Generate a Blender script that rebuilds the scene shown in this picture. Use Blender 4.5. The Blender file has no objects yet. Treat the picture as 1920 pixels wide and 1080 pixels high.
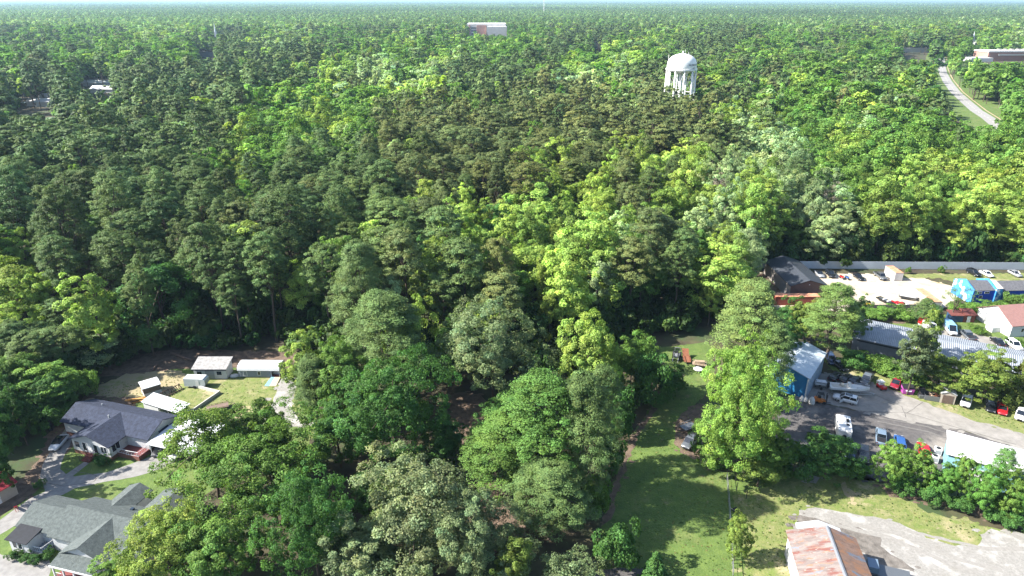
import bpy, math, random
import numpy as np
from mathutils import Vector, Matrix
from mathutils.geometry import tessellate_polygon
random.seed(7)
RNG = np.random.default_rng(11)
SC = bpy.context.scene
COL = SC.collection
R = math.radians
# ------------------------------------------------------------------ camera
CAMH, FPX, PITCH = 78.0, 1280.0, math.atan(541/1280)
CP, SP = math.cos(PITCH), math.sin(PITCH)
def P(px, py, z=0.0):
    """point of the place at height z that the photograph shows at (px, py)"""
    cx = (px-960)/FPX; cy = (540-py)/FPX
    d = (cx, CP+cy*SP, -SP+cy*CP)
    t = (z-CAMH)/d[2]
    return Vector((d[0]*t, d[1]*t, z))
def PIX(x, y, z):
    zz = z-CAMH
    dep = y*CP - zz*SP
    return 960+FPX*x/dep, 540-FPX*(y*SP+zz*CP)/dep, dep
cd = bpy.data.cameras.new('camera'); cam = bpy.data.objects.new('camera', cd); COL.objects.link(cam)
cam.location = (0, 0, CAMH); cam.rotation_euler = (math.pi/2-PITCH, 0, 0)
cd.sensor_width = 36; cd.lens = 24; cd.clip_end = 120000; cd.clip_start = 1
SC.camera = cam
# ------------------------------------------------------------------ light
SUN_EL, SUN_DIR = R(39), Vector((-1, -0.06, 0)).normalized()
w = bpy.data.worlds.new('World'); SC.world = w; w.use_nodes = True
nt = w.node_tree; bg = nt.nodes['Background']
sk = nt.nodes.new('ShaderNodeTexSky'); sk.sky_type = 'NISHITA'; sk.sun_disc = False
sk.sun_elevation = SUN_EL; sk.sun_rotation = math.atan2(SUN_DIR.x, SUN_DIR.y)
nt.links.new(sk.outputs[0], bg.inputs[0]); bg.inputs[1].default_value = 0.10
sl = bpy.data.lights.new('sun', 'SUN'); sl.energy = 5.0; sl.angle = R(0.5); sl.color = (1, .955, .88)
so = bpy.data.objects.new('sun', sl); COL.objects.link(so)
sv = Vector((SUN_DIR.x*math.cos(SUN_EL), SUN_DIR.y*math.cos(SUN_EL), math.sin(SUN_EL)))
so.rotation_euler = sv.to_track_quat('Z', 'Y').to_euler(); so.location = (0, 0, 200)
SC.view_settings.view_transform = 'Standard'; SC.view_settings.look = 'None'
SC.view_settings.exposure = 1.72
cy_ = SC.cycles
cy_.max_bounces = 5; cy_.diffuse_bounces = 2; cy_.glossy_bounces = 2; cy_.transmission_bounces = 3
cy_.volume_bounces = 0; cy_.caustics_reflective = False; cy_.caustics_refractive = False
cy_.use_adaptive_sampling = True; cy_.adaptive_threshold = 0.01; cy_.use_denoising = True; cy_.denoising_prefilter = 'NONE'
# ------------------------------------------------------------------ materials
MATS = {}
def N(t, ty, **kw):
    n = t.nodes.new(ty)
    for k, v in kw.items(): setattr(n, k, v)
    return n
def mat(name, col, rough=.7, var=.18, scale=3.0, col2=None, metal=0, bump=0, stretch=None, spec=.4, ribs=None, world=False, coat=0, patches=None, emit=None):
    """procedural surface: base colour broken up by noise at two sizes, optional ribs (corrugation) and patches"""
    if name in MATS: return MATS[name]
    m = bpy.data.materials.new(name); m.use_nodes = True; t = m.node_tree; L = t.links.new
    b = t.nodes['Principled BSDF']
    b.inputs['Roughness'].default_value = rough; b.inputs['Metallic'].default_value = metal
    b.inputs['Specular IOR Level'].default_value = spec
    if coat: b.inputs['Coat Weight'].default_value = coat; b.inputs['Coat Roughness'].default_value = .08
    if world: src = N(t, 'ShaderNodeNewGeometry').outputs['Position']
    else: src = N(t, 'ShaderNodeTexCoord').outputs['Object']
    mp = N(t, 'ShaderNodeMapping'); L(src, mp.inputs[0])
    if stretch: mp.inputs['Scale'].default_value = stretch
    n1 = N(t, 'ShaderNodeTexNoise'); n1.inputs['Scale'].default_value = scale; n1.inputs['Detail'].default_value = 6; n1.inputs['Roughness'].default_value = .65
    L(mp.outputs[0], n1.inputs['Vector'])
    rp = N(t, 'ShaderNodeValToRGB'); L(n1.outputs[0], rp.inputs[0])
    c = Vector(col)*.80; c2 = Vector(col2)*.80 if col2 else c
    rp.color_ramp.elements[0].position = .32; rp.color_ramp.elements[1].position = .68
    rp.color_ramp.elements[0].color = (*(c*(1-var)), 1); rp.color_ramp.elements[1].color = (*(c2*(1+var*.6)), 1)
    out = rp.outputs[0]
    if patches:
        for (pc, ps, lo, hi) in patches:
            n2 = N(t, 'ShaderNodeTexNoise'); n2.inputs['Scale'].default_value = ps; n2.inputs['Detail'].default_value = 7; n2.inputs['Roughness'].default_value = .62
            L(mp.outputs[0], n2.inputs['Vector'])
            mr = N(t, 'ShaderNodeMapRange'); mr.inputs[1].default_value = lo; mr.inputs[2].default_value = hi; L(n2.outputs[0], mr.inputs[0])
            mx = N(t, 'ShaderNodeMix', data_type='RGBA'); L(mr.outputs[0], mx.inputs[0]); L(out, mx.inputs[6]); mx.inputs[7].default_value = (*pc, 1)
            out = mx.outputs[2]
    L(out, b.inputs['Base Color'])
    hgt = None
    if ribs:
        ax, freq, amt = ribs
        wv = N(t, 'ShaderNodeTexWave', wave_type='BANDS', bands_direction=ax, wave_profile='SIN'); wv.inputs['Scale'].default_value = freq
        L(src, wv.inputs['Vector']); bp = N(t, 'ShaderNodeBump'); bp.inputs['Strength'].default_value = amt; bp.inputs['Distance'].default_value = .1
        L(wv.outputs[1], bp.inputs['Height']); L(bp.outputs[0], b.inputs['Normal'])
        # base colour is multiplied darker in the valleys of the ribs
        mr = N(t, 'ShaderNodeMapRange'); mr.inputs[1].default_value = 0; mr.inputs[2].default_value = .35; mr.inputs[3].default_value = .72; mr.inputs[4].default_value = 1; L(wv.outputs[1], mr.inputs[0])
        mm = N(t, 'ShaderNodeMix', data_type='RGBA', blend_type='MULTIPLY'); mm.inputs[0].default_value = 1; L(out, mm.inputs[6]); L(mr.outputs[0], mm.inputs[7]); L(mm.outputs[2], b.inputs['Base Color'])
    elif bump:
        bp = N(t, 'ShaderNodeBump'); bp.inputs['Strength'].default_value = bump; bp.inputs['Distance'].default_value = .2
        n3 = N(t, 'ShaderNodeTexNoise'); n3.inputs['Scale'].default_value = scale*6; n3.inputs['Detail'].default_value = 4; L(mp.outputs[0], n3.inputs['Vector'])
        L(n3.outputs[0], bp.inputs['Height']); L(bp.outputs[0], b.inputs['Normal'])
    MATS[name] = m
    return m
def glass(name='window glass', col=(.02, .03, .045)):
    if name in MATS: return MATS[name]
    return mat(name, col, rough=.08, var=.1, spec=.8)
def leaf_material(name, transl=.3):
    m = bpy.data.materials.new(name); m.use_nodes = True; t = m.node_tree; L = t.links.new
    t.nodes.remove(t.nodes['Principled BSDF']); out = t.nodes['Material Output']
    a = N(t, 'ShaderNodeAttribute', attribute_type='INSTANCER', attribute_name='tint')
    g = N(t, 'ShaderNodeAttribute', attribute_type='GEOMETRY', attribute_name='v')
    mm = N(t, 'ShaderNodeMix', data_type='RGBA', blend_type='MULTIPLY'); mm.inputs[0].default_value = 1
    L(a.outputs['Color'], mm.inputs[6]); L(g.outputs['Color'], mm.inputs[7])
    d = N(t, 'ShaderNodeBsdfPrincipled'); d.inputs['Roughness'].default_value = .55; d.inputs['Specular IOR Level'].default_value = .12
    tr = N(t, 'ShaderNodeBsdfTranslucent'); mx = N(t, 'ShaderNodeMixShader'); mx.inputs[0].default_value = transl
    m2 = N(t, 'ShaderNodeMix', data_type='RGBA', blend_type='MULTIPLY'); m2.inputs[0].default_value = 1; m2.inputs[7].default_value = (1.3, 1.52, .7, 1); L(mm.outputs[2], m2.inputs[6])
    L(mm.outputs[2], d.inputs['Base Color']); L(m2.outputs[2], tr.inputs[0]); L(d.outputs[0], mx.inputs[1]); L(tr.outputs[0], mx.inputs[2]); L(mx.outputs[0], out.inputs[0])
    MATS[name] = m; return m
LEAF = leaf_material('leaves'); NEEDLE = leaf_material('needles', .14)
BARK = mat('bark', (.10, .075, .055), .95, .3, 4); PALEBARK = mat('pale bark', (.33, .29, .24), .9, .3, 4)
# ------------------------------------------------------------------ mesh building
class MB:
    def __init__(s): s.v = []; s.f = []
    def face(s, pts):
        k = len(s.v); s.v += [tuple(p) for p in pts]; s.f.append(list(range(k, k+len(pts)))); return s
    def hexa(s, p):
        k = len(s.v); s.v += [tuple(q) for q in p]
        for f in ((3, 2, 1, 0), (4, 5, 6, 7), (0, 1, 5, 4), (1, 2, 6, 5), (2, 3, 7, 6), (3, 0, 4, 7)): s.f.append([k+i for i in f])
        return s
    def box(s, x0, x1, y0, y1, z0, z1, M=None, taper=0):
        t = taper
        p = [(x0, y0, z0), (x1, y0, z0), (x1, y1, z0), (x0, y1, z0), (x0+t, y0+t, z1), (x1-t, y0+t, z1), (x1-t, y1-t, z1), (x0+t, y1-t, z1)]
        if M: p = [M @ Vector(q) for q in p]
        return s.hexa(p)
    def prism(s, poly, a, b, axis='z'):
        """poly: 2-D outline extruded from a to b along axis"""
        f = {'z': lambda u, v, w: (u, v, w), 'y': lambda u, v, w: (u, w, v), 'x': lambda u, v, w: (w, u, v)}[axis]
        n = len(poly); k = len(s.v)
        s.v += [f(u, v, a) for u, v in poly]+[f(u, v, b) for u, v in poly]
        s.f.append(list(range(k, k+n))); s.f.append(list(range(k+2*n-1, k+n-1, -1)))
        for i in range(n): j = (i+1) % n; s.f.append([k+i, k+j, k+n+j, k+n+i])
        return s
    def tube(s, p0, p1, r0, r1=None, n=8, cap=True):
        r1 = r0 if r1 is None else r1
        p0 = Vector(p0); p1 = Vector(p1); d = (p1-p0)
        if d.length < 1e-6: return s
        q = d.to_track_quat('Z', 'Y'); k = len(s.v)
        for c, r in ((p0, r0), (p1, r1)):
            for i in range(n):
                a = 2*math.pi*i/n; s.v.append(tuple(c+q @ Vector((r*math.cos(a), r*math.sin(a), 0))))
        for i in range(n): j = (i+1) % n; s.f.append([k+i, k+j, k+n+j, k+n+i])
        if cap: s.f.append([k+i for i in range(n)][::-1]); s.f.append([k+n+i for i in range(n)])
        return s
    def lathe(s, prof, n=24, c=(0, 0, 0)):
        k = len(s.v)
        for r, z in prof:
            for i in range(n): a = 2*math.pi*i/n; s.v.append((c[0]+r*math.cos(a), c[1]+r*math.sin(a), c[2]+z))
        for m in range(len(prof)-1):
            for i in range(n): j = (i+1) % n; s.f.append([k+m*n+i, k+m*n+j, k+(m+1)*n+j, k+(m+1)*n+i])
        s.f.append([k+i for i in range(n)][::-1]); s.f.append([k+(len(prof)-1)*n+i for i in range(n)])
        return s
    def loft(s, rings):
        """closed rings of equal length joined in order, ends capped"""
        n = len(rings[0]); k = len(s.v)
        for r in rings: s.v += [tuple(p) for p in r]
        for m in range(len(rings)-1):
            for i in range(n): j = (i+1) % n; s.f.append([k+m*n+i, k+m*n+j, k+(m+1)*n+j, k+(m+1)*n+i])
        s.f.append([k+i for i in range(n)][::-1]); s.f.append([k+(len(rings)-1)*n+i for i in range(n)])
        return s
    def mesh(s, name, m, smooth=False, bevel=0):
        me = bpy.data.meshes.new(name); me.from_pydata(s.v, [], s.f)
        import bmesh
        bm = bmesh.new(); bm.from_mesh(me)
        bmesh.ops.recalc_face_normals(bm, faces=bm.faces)
        if bevel: bmesh.ops.bevel(bm, geom=[e for e in bm.edges if e.is_manifold and e.calc_face_angle(0) > .4], offset=bevel, segments=2, affect='EDGES', profile=.6)
        bm.to_mesh(me); bm.free()
        me.materials.append(m)
        if smooth: me.polygons.foreach_set('use_smooth', [True]*len(me.polygons))
        return me
    def build(s, name, m, parent=None, smooth=False, bevel=0, label=None):
        o = bpy.data.objects.new(name, s.mesh(name, m, smooth, bevel)); COL.objects.link(o)
        if parent: o.parent = parent
        if label: o['label'] = label
        return o
def tag(o, label, cat, group=None, kind=None):
    o['label'] = label; o['category'] = cat
    if group: o['group'] = group
    if kind: o['kind'] = kind
    return o
def thing(name, label, cat, loc=(0, 0, 0), rz=0, group=None):
    o = bpy.data.objects.new(name, None); COL.objects.link(o); o.empty_display_size = .3
    o.location = loc; o.rotation_euler = (0, 0, rz)
    return tag(o, label, cat, group)
def copy_thing(src, loc, rz, label, scale=None):
    """copy of a thing with its parts and their sub-parts; mesh data shared"""
    def rec(o, par):
        c = o.copy(); COL.objects.link(c)
        if par: c.parent = par
        for ch in o.children: rec(ch, c)
        return c
    r = rec(src, None); r.location = loc; r.rotation_euler = (0, 0, rz); r['label'] = label
    if scale: r.scale = scale
    return r
def structure(o): o['kind'] = 'structure'; return o
def sheet(name, pts, m, z, jit=.25, step=1.0, px=True, seed=1, label=None):
    """ground cover laid as one flat sheet; its edge wanders like a real one"""
    rr = random.Random(seed)
    w = [P(*p) if px else Vector((p[0], p[1], 0)) for p in pts]
    out = []
    for i in range(len(w)):
        a, b = w[i], w[(i+1) % len(w)]; n = max(1, int((b-a).length/step))
        for k in range(n):
            q = a.lerp(b, k/n); out.append(Vector((q.x+rr.uniform(-jit, jit), q.y+rr.uniform(-jit, jit), z)))
    V = [tuple(q) for q in out]; F = [list(t) for t in tessellate_polygon([out])]
    if jit >= .3:    # ragged margin: small outlying patches beside the edge
        c0 = sum(out, Vector())/len(out)
        for q in out[::2]:
            if rr.random() < .55:
                r_ = rr.uniform(.12, .6)*min(1.6, step+.2); a = rr.uniform(0, 6.28); g_ = rr.uniform(.2, 1.1)
                k = len(V); V.append((q.x+g_*math.cos(a), q.y+g_*math.sin(a), z+.001))
                for i in range(8): b = i*.785; rad = r_*rr.uniform(.5, 1.2); V.append((q.x+g_*math.cos(a)+rad*math.cos(b)*1.4, q.y+g_*math.sin(a)+rad*math.sin(b), z+.001))
                for i in range(8): F.append([k, k+1+i, k+1+(i+1) % 8])
    me = bpy.data.meshes.new(name); me.from_pydata(V, [], F)
    import bmesh
    bm = bmesh.new(); bm.from_mesh(me)
    for f in bm.faces:
        if f.normal.z < 0: f.normal_flip()
    bm.to_mesh(me); bm.free(); me.materials.append(m)
    o = bpy.data.objects.new(name, me); COL.objects.link(o); structure(o)
    return o
# ------------------------------------------------------------------ foliage
def rnd_dirs(n, rng, zmin=-1.0):
    z = rng.uniform(zmin, 1, n); a = rng.uniform(0, 2*math.pi, n); r = np.sqrt(np.maximum(0, 1-z*z))
    return np.stack([r*np.cos(a), r*np.sin(a), z], 1)
def unit(v): return v/np.maximum(1e-9, np.linalg.norm(v, axis=1, keepdims=True))
def leaf_arrays(cen, nor, size, aspect, rng):
    n = len(cen); t = unit(np.cross(nor, rng.normal(size=(n, 3)))); b = np.cross(nor, t)
    s = (size*rng.uniform(.6, 1.35, n))[:, None]; bend = nor*s*.28
    v = np.stack([cen-t*s-bend, cen-b*s*aspect+bend*.6, cen+t*s-bend, cen+b*s*aspect+bend*.6], 1)
    return v.reshape(-1, 3)
def leaf_mesh(name, verts, vcol, m, trunk=None):
    """quads from a flat vertex array; 'v' holds each leaf clump's own tone"""
    nq = len(verts)//4; nv = len(verts); tv = np.zeros((0, 3)); tf = []
    if trunk: tv = np.array(trunk.v, dtype=float); tf = trunk.f
    me = bpy.data.meshes.new(name)
    allv = np.concatenate([verts, tv]) if len(tv) else verts
    lt = [len(f) for f in tf]
    nl = nv+sum(lt)
    me.vertices.add(len(allv)); me.vertices.foreach_set('co', allv.astype(np.float32).ravel())
    me.loops.add(nl); li = np.concatenate([np.arange(nv), np.array([nv+i for f in tf for i in f], dtype=int)]).astype(np.int32)
    me.loops.foreach_set('vertex_index', li)
    me.polygons.add(nq+len(tf))
    starts = np.concatenate([np.arange(nq)*4, nv+np.cumsum([0]+lt[:-1])]) if tf else np.arange(nq)*4
    me.polygons.foreach_set('loop_start', starts.astype(np.int32))
    a = me.attributes.new('v', 'FLOAT_VECTOR', 'FACE')
    vc = np.concatenate([vcol, np.ones((len(tf), 3))]) if tf else vcol
    a.data.foreach_set('vector', vc.astype(np.float32).ravel())
    me.materials.append(m)
    if tf:
        me.materials.append(BARK)
        me.polygons.foreach_set('material_index', np.concatenate([np.zeros(nq), np.ones(len(tf))]).astype(np.int32))
    me.update(calc_edges=True); me.validate()
    return me
def puffs_to_leaves(pc, pr, outward, per, size, aspect, rng, flat=.75, rough=.6, vvar=.16, shell=.55, nw=(.75, .55)):
    """every puff becomes a cluster of leaf clumps on its outer side"""
    n = len(pc); idx = np.repeat(np.arange(n), per)
    d = rnd_dirs(len(idx), rng); o = outward[idx]
    flip = (d*o).sum(1) < rng.uniform(-.75, .2, len(idx)); d[flip] = -d[flip]
    rad = rng.uniform(shell, 1.0, len(idx))**.7
    stray = rng.random(len(idx)) < .12; rad[stray] *= rng.uniform(1.05, 1.5, stray.sum())
    off = d*(pr[idx]*rad)[:, None]; off[:, 2] *= flat
    cen = pc[idx]+off
    nor = unit(d*nw[0]+o*nw[1]+np.array([0, 0, .35])+rng.normal(size=d.shape)*rough)
    v = leaf_arrays(cen, nor, size, aspect, rng)
    pv = rng.normal(1, vvar*1.2, n)[idx]*rng.normal(1, .16, len(idx)); hue = rng.normal(0, .05, n)[idx]+rng.normal(0, .05, len(idx))
    vc = np.clip(np.stack([pv*(1+hue), pv, pv*(1-hue*.6)], 1), .35, 1.9)
    return v, vc
def lobes(d, rng, k=6, amp=.3):
    s = np.ones(len(d))
    for c in rnd_dirs(k*2, rng): s += amp*np.cos((d@c)*rng.uniform(2.5, 5)+rng.uniform(0, 6))/math.sqrt(k)
    return s
def limbs(h, ends, r0, rng, base=.35, top=.8, n=6):
    t = MB(); hh = h*top; seg = 5; pts = [Vector((rng.normal(0, .12)*i, rng.normal(0, .12)*i, hh*i/seg)) for i in range(seg+1)]
    for i in range(seg): t.tube(pts[i], pts[i+1], r0*(1-.8*i/seg), r0*(1-.8*(i+1)/seg), 7, cap=False)
    for e in ends:
        z = h*rng.uniform(base, top*.9); f = z/hh*seg; i = min(seg-1, int(f)); a = pts[i].lerp(pts[i+1], f-i); e = Vector(e)
        mid = a.lerp(e, .5)+Vector((0, 0, rng.uniform(-.3, .5)))
        t.tube(a, mid, r0*.34, r0*.22, 5, cap=False); t.tube(mid, e, r0*.22, r0*.07, 5, cap=False)
    return t
def broadleaf(seed, h=20., r=5.2, n=150, per=130, size=.185, zc=.6, zr=.42, low=-.55, psz=(.12, .28), vvar=.16, rough=.5, aspect=.62, rnd=(.75, .6, 0)):
    rng = np.random.default_rng(seed)
    d = rnd_dirs(n, rng, low); rad = rng.uniform(.55, .95, n)*lobes(d, rng)
    rad[:n//6] *= rng.uniform(.3, .7, n//6)
    sx = np.array([r, r, h*zr]); pc = d*rad[:, None]*sx; pc[:, 2] += h*zc
    pr = rng.uniform(*psz, n)*r; o = unit(d+np.array([0, 0, .25]))
    v, vc = puffs_to_leaves(pc, pr, o, per, size, aspect, rng, vvar=vvar, rough=rnd[2] or rough, nw=rnd[:2])
    sel = rng.choice(n, min(n, 14), replace=False)
    return v, vc, limbs(h, pc[sel], max(.16, h*.014), rng, .3)
def pine(seed, h=26., r=4.6, n=170, per=110, size=.17, base=.48, vvar=.13, aspect=.42, rnd=(.7, .6, .6), cone=0):
    rng = np.random.default_rng(seed)
    t = rng.uniform(0, 1, n)**.65; a = rng.uniform(0, 2*math.pi, n)
    prof = np.where(t > .42, np.sqrt(np.clip(1-((t-.42)/.62)**2, .03, 1)), .55+.45*t/.42)
    prof = prof*(1+cone*.25-cone*.62*t)
    side = 1+.25*np.cos(a*2+rng.uniform(0, 6))+.18*np.cos(a*3+t*7+rng.uniform(0, 6))
    rr = r*prof*side*rng.uniform(.35, 1, n)**.6
    z = h*(base+(1-base)*t*.97)
    pc = np.stack([rr*np.cos(a), rr*np.sin(a), z+rng.normal(0, .25, n)], 1)
    pr = rng.uniform(.5, 1.25, n)*r*.21*(1.15-.25*t)
    o = unit(np.stack([np.cos(a)*.7, np.sin(a)*.7, np.full(n, .75)], 1))
    v, vc = puffs_to_leaves(pc, pr, o, per, size, aspect, rng, flat=.6, rough=rnd[2], vvar=vvar, shell=.35, nw=rnd[:2])
    sel = rng.choice(n, 18, replace=False); tk = limbs(h, pc[sel], max(.17, h*.0115), rng, base*.8, .96)
    return v, vc, tk
def cone_tree(seed, h=8., r=2.2, n=120, per=60, size=.16):
    rng = np.random.default_rng(seed); t = rng.uniform(0, 1, n)**1.2; a = rng.uniform(0, 6.283, n); rr = r*(1-t)**.8*rng.uniform(.6, 1, n)
    pc = np.stack([rr*np.cos(a), rr*np.sin(a), .4+t*(h-.6)], 1); pr = r*.3*(1.1-t*.75)
    o = unit(np.stack([np.cos(a), np.sin(a), np.full(n, .5)], 1))
    v, vc = puffs_to_leaves(pc, pr, o, per, size, .45, rng, flat=1.1, vvar=.14)
    return v, vc, limbs(h, [], .14, rng, .2, .9)
def bush(seed, h=3., r=2., n=34, per=70, size=.17, vvar=.16):
    rng = np.random.default_rng(seed); d = rnd_dirs(n, rng, -.1); rad = rng.uniform(.5, .95, n)*lobes(d, rng)
    pc = d*rad[:, None]*np.array([r, r, h*.62]); pc[:, 2] += h*.36; pr = rng.uniform(.22, .4, n)*r
    v, vc = puffs_to_leaves(pc, pr, unit(d+np.array([0, 0, .3])), per, size, .6, rng, vvar=vvar)
    return v, vc, limbs(h, pc[:6], .07, rng, .1, .6)
# variants: near ones (crown and trunk apart), middle-distance ones (one mesh), far tiles
VAR = {}
def variant(key, args, m):
    v, vc, tk = args; VAR.setdefault(key, []).append((leaf_mesh(key+' crown', v, vc, m), tk))
for i in range(6): variant('pine', pine(100+i, 26+i % 3, 3.9+.3*(i % 4), n=165+6*i), NEEDLE)
for i in range(6): variant('leaf', broadleaf(200+i, 20+(i % 3), 4.6+.35*(i % 4), low=-.8, zr=.45+.02*(i % 3)), LEAF)
for i in range(3): variant('oak', broadleaf(300+i, 22, 9.0, n=340, per=150, size=.16, psz=(.06, .17), low=-.75, zr=.44, zc=.56, rough=.7), LEAF)
for i in range(3): variant('bigpine', pine(320+i, 27, 5.6, n=330, per=150, size=.145, base=.25, cone=1), NEEDLE)
for i in range(3): variant('bigleaf', broadleaf(340+i, 20, 6.4, n=270, per=150, size=.16, psz=(.07, .2), low=-.85, zr=.47, zc=.53), LEAF)
for i in range(2): variant('airy', broadleaf(360+i, 17, 6.0, n=150, per=110, size=.16, psz=(.12, .22), low=-.8, zr=.45, zc=.55, rough=.8), LEAF)
for i in range(3): variant('bush', bush(380+i, n=50, per=130, size=.11), LEAF)
for i in range(2): variant('cone', cone_tree(400+i), NEEDLE)
for i in range(2): variant('sparse', broadleaf(420+i, 22, 4.2, n=60, per=38, size=.15, psz=(.14, .26), low=-.2, zc=.72, zr=.3, rough=.9), LEAF)
TRUNK = {}
def trunk_mesh(key, i, pale=False):
    k = (key, i, pale)
    if k not in TRUNK: TRUNK[k] = VAR[key][i][1].mesh(key+' trunk', PALEBARK if pale else BARK, True)
    return TRUNK[k]
BASEH, BASER = {}, {}
for kk, vv in VAR.items():
    hs, rs = [], []
    for me, tk in vv:
        co = np.empty(len(me.vertices)*3, np.float32); me.vertices.foreach_get('co', co); co = co.reshape(-1, 3)
        hs.append(float(np.percentile(co[:, 2], 99.7))); rs.append(float(np.percentile(np.hypot(co[:, 0], co[:, 1]), 96)))
    BASEH[kk] = sum(hs)/len(hs); BASER[kk] = sum(rs)/len(rs)
NAMES = {'pine': ('pine_tree', 'pine tree'), 'bigpine': ('pine_tree', 'pine tree'), 'leaf': ('broadleaf_tree', 'broadleaf tree'), 'oak': ('oak_tree', 'oak tree'), 'bigleaf': ('broadleaf_tree', 'broadleaf tree'),
         'airy': ('broadleaf_tree', 'broadleaf tree'), 'bush': ('shrub', 'shrub'), 'cone': ('cypress_tree', 'cypress tree'), 'sparse': ('bare_tree', 'tree')}
def tree(key, x, y, h, r, tint, label, group=None, var=None, rz=None, pale=False):
    i = (var if var is not None else random.randrange(99)) % len(VAR[key]); nm, cat = NAMES[key]
    o = thing(nm, label, cat, (x, y, 0), rz if rz is not None else random.uniform(0, 6.28), group)
    s = r/BASER[key]; o.scale = (s, s, h/BASEH[key])
    c = bpy.data.objects.new('crown', VAR[key][i][0]); COL.objects.link(c); c.parent = o; c['tint'] = [float(q) for q in tint]
    t = bpy.data.objects.new('trunk', trunk_mesh(key, i, pale)); COL.objects.link(t); t.parent = o
    return o
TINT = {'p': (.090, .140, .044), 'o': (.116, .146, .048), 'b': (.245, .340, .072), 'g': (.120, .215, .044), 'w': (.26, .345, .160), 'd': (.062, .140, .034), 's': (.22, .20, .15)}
# ------------------------------------------------------------------ the wood
MAP = ["mmmmmmmmmmmmmmmmmmmmmmmmmmmmmmmm",
       "mmgmmmmmmmgmmmmmgmmmmmmmgmmmmmmm",
       "gggmgggpppmmgmmgmmgmgmmmgmmgmmgg",
       "mpmppppppmbwwwpppmmwmmmmmgmgmmgg",
       "ppppppppgbggbbgpooowomomggggmmgg",
       "pppppppggbbgoooooooooombgggmgggg",
       "pppppppbgggpooooooooooowwgbggggg",
       "ppppppgbgppooooobbobbbwwwbggbbbb",
       "pppppppgppppobpobbbobbbbwwwbgbbb",
       "ppppppppppppbobbbbbbbbbwbwwbggbb",
       "bpppppppppppbobbbbbwogbbwbbgggbb",
       "bppppppppbpppbbgbbbwopbbgggbgggb",
       "bpbpppppppgoobpooogopgbbggggdggg",
       "ppgbpppppdpobpoopppdpgdddddddddd",
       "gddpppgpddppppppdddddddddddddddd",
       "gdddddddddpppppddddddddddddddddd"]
BND = [(-900, 820), (0, 860), (85, 805), (150, 735), (200, 700), (330, 658), (560, 650), (640, 672), (800, 700), (1000, 700), (1130, 650), (1230, 632), (1330, 622), (1408, 560), (1411, 501), (2600, 501)]
BX, BY = [b[0] for b in BND], [b[1] for b in BND]
def in_wood(px, py): return py < np.interp(px, BX, BY)
# gaps in the canopy that open onto something: photo box and how far it stands
GAPS = [(1250, 1310, 80, 146, 428), (1755, 1775, 132, 150, 815), (1766, 1790, 150, 168, 720), (1775, 1812, 165, 188, 640), (1790, 1835, 184, 206, 560), (1810, 1848, 200, 218, 515), (1844, 1864, 216, 230, 480),
        (880, 952, 46, 64, 1560), (1829, 1935, 96, 112, 1010), (1805, 1835, 106, 112, 1000), (1692, 1745, 90, 110, 1150), (1824, 1832, 58, 78, 1290), (396, 420, 46, 66, 1390), (160, 205, 148, 172, 690), (150,170,150,158,690), (35, 92, 184, 210, 560),
        (372, 402, 95, 105, 1050), (1116, 1128, 84, 92, 1230), (1866, 1878, 180, 210, 560)]
def blocked(px, py, rp, D):
    b = np.zeros(len(px), bool)
    for x0, x1, y0, y1, dm in GAPS: b |= (px+rp*.75 > x0) & (px-rp*.75 < x1) & (py-rp*1.3 < y1) & (py+rp*1.5 > y0) & (D < dm)
    return b
def grid(d0, d1, s, rng, spread=.86):
    n = int(d1/s)+1; xs = np.arange(-int(d1*spread/s)-8, int(d1*spread/s)+9)*s; ys = np.arange(int(max(60, d0)/s)-1, n)*s
    X, Y = np.meshgrid(xs, ys); X = X.ravel()+rng.uniform(-.42, .42, X.size)*s; Y = Y.ravel()+rng.uniform(-.42, .42, Y.size)*s
    k = (Y >= d0) & (Y < d1) & (np.abs(X) < Y*spread+30); return X[k], Y[k]
def species(px, py, rng, D=None):
    i = np.clip(((px+rng.normal(0, 16, len(px)))/60).astype(int), 0, 31); j = np.clip(((py+rng.normal(0, 9, len(px)))/40).astype(int), 0, 15)
    s = np.array([list(r) for r in MAP])[j, i]
    ph = np.sin(px/83+1)*np.cos(py/31+px/140)+.7*np.sin(px/37+py/17+2)+rng.normal(0, .55, len(px))
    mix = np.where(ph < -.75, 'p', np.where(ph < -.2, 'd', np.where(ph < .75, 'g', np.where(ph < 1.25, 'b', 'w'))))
    mix = np.where(rng.random(len(px)) < .2, rng.choice(list('pgbo'), len(px)), mix)
    s = np.where(s == 'm', mix, s)
    s = np.where(rng.random(len(px)) < np.where((px > 800) & (py > 220), .06, .13), mix, s)
    return s
def tints(sp, rng):
    t = np.array([TINT[q] for q in sp]); n = len(sp)
    k = rng.normal(1, .17, n)[:, None]; hue = rng.normal(0, .05, n)[:, None]
    return np.clip(t*k*np.concatenate([1+hue, np.ones((n, 1)), 1-hue], 1), .008, .5)
frng = np.random.default_rng(5)
parts_ = [grid(80, 460, 8.3, frng), grid(460, 1600, 10.2, frng)]
X = np.concatenate([p[0] for p in parts_]); Y = np.concatenate([p[1] for p in parts_])
gx, gy, _ = PIX(X, Y, 0.0); k = in_wood(gx, gy); X, Y = X[k], Y[k]
H0 = frng.uniform(20, 25, len(X)); tx, ty, dep = PIX(X, Y, H0); SPC = species(tx, ty, frng)
isp = np.isin(SPC, ['p', 'o'])
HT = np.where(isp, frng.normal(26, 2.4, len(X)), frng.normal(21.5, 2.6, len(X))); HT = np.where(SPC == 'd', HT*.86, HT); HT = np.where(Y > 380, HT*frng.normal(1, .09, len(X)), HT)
RD = np.where(isp, frng.normal(5.3, .75, len(X)), frng.normal(5.9, .9, len(X))); RD = np.where(Y > 460, RD*1.16, RD)
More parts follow.
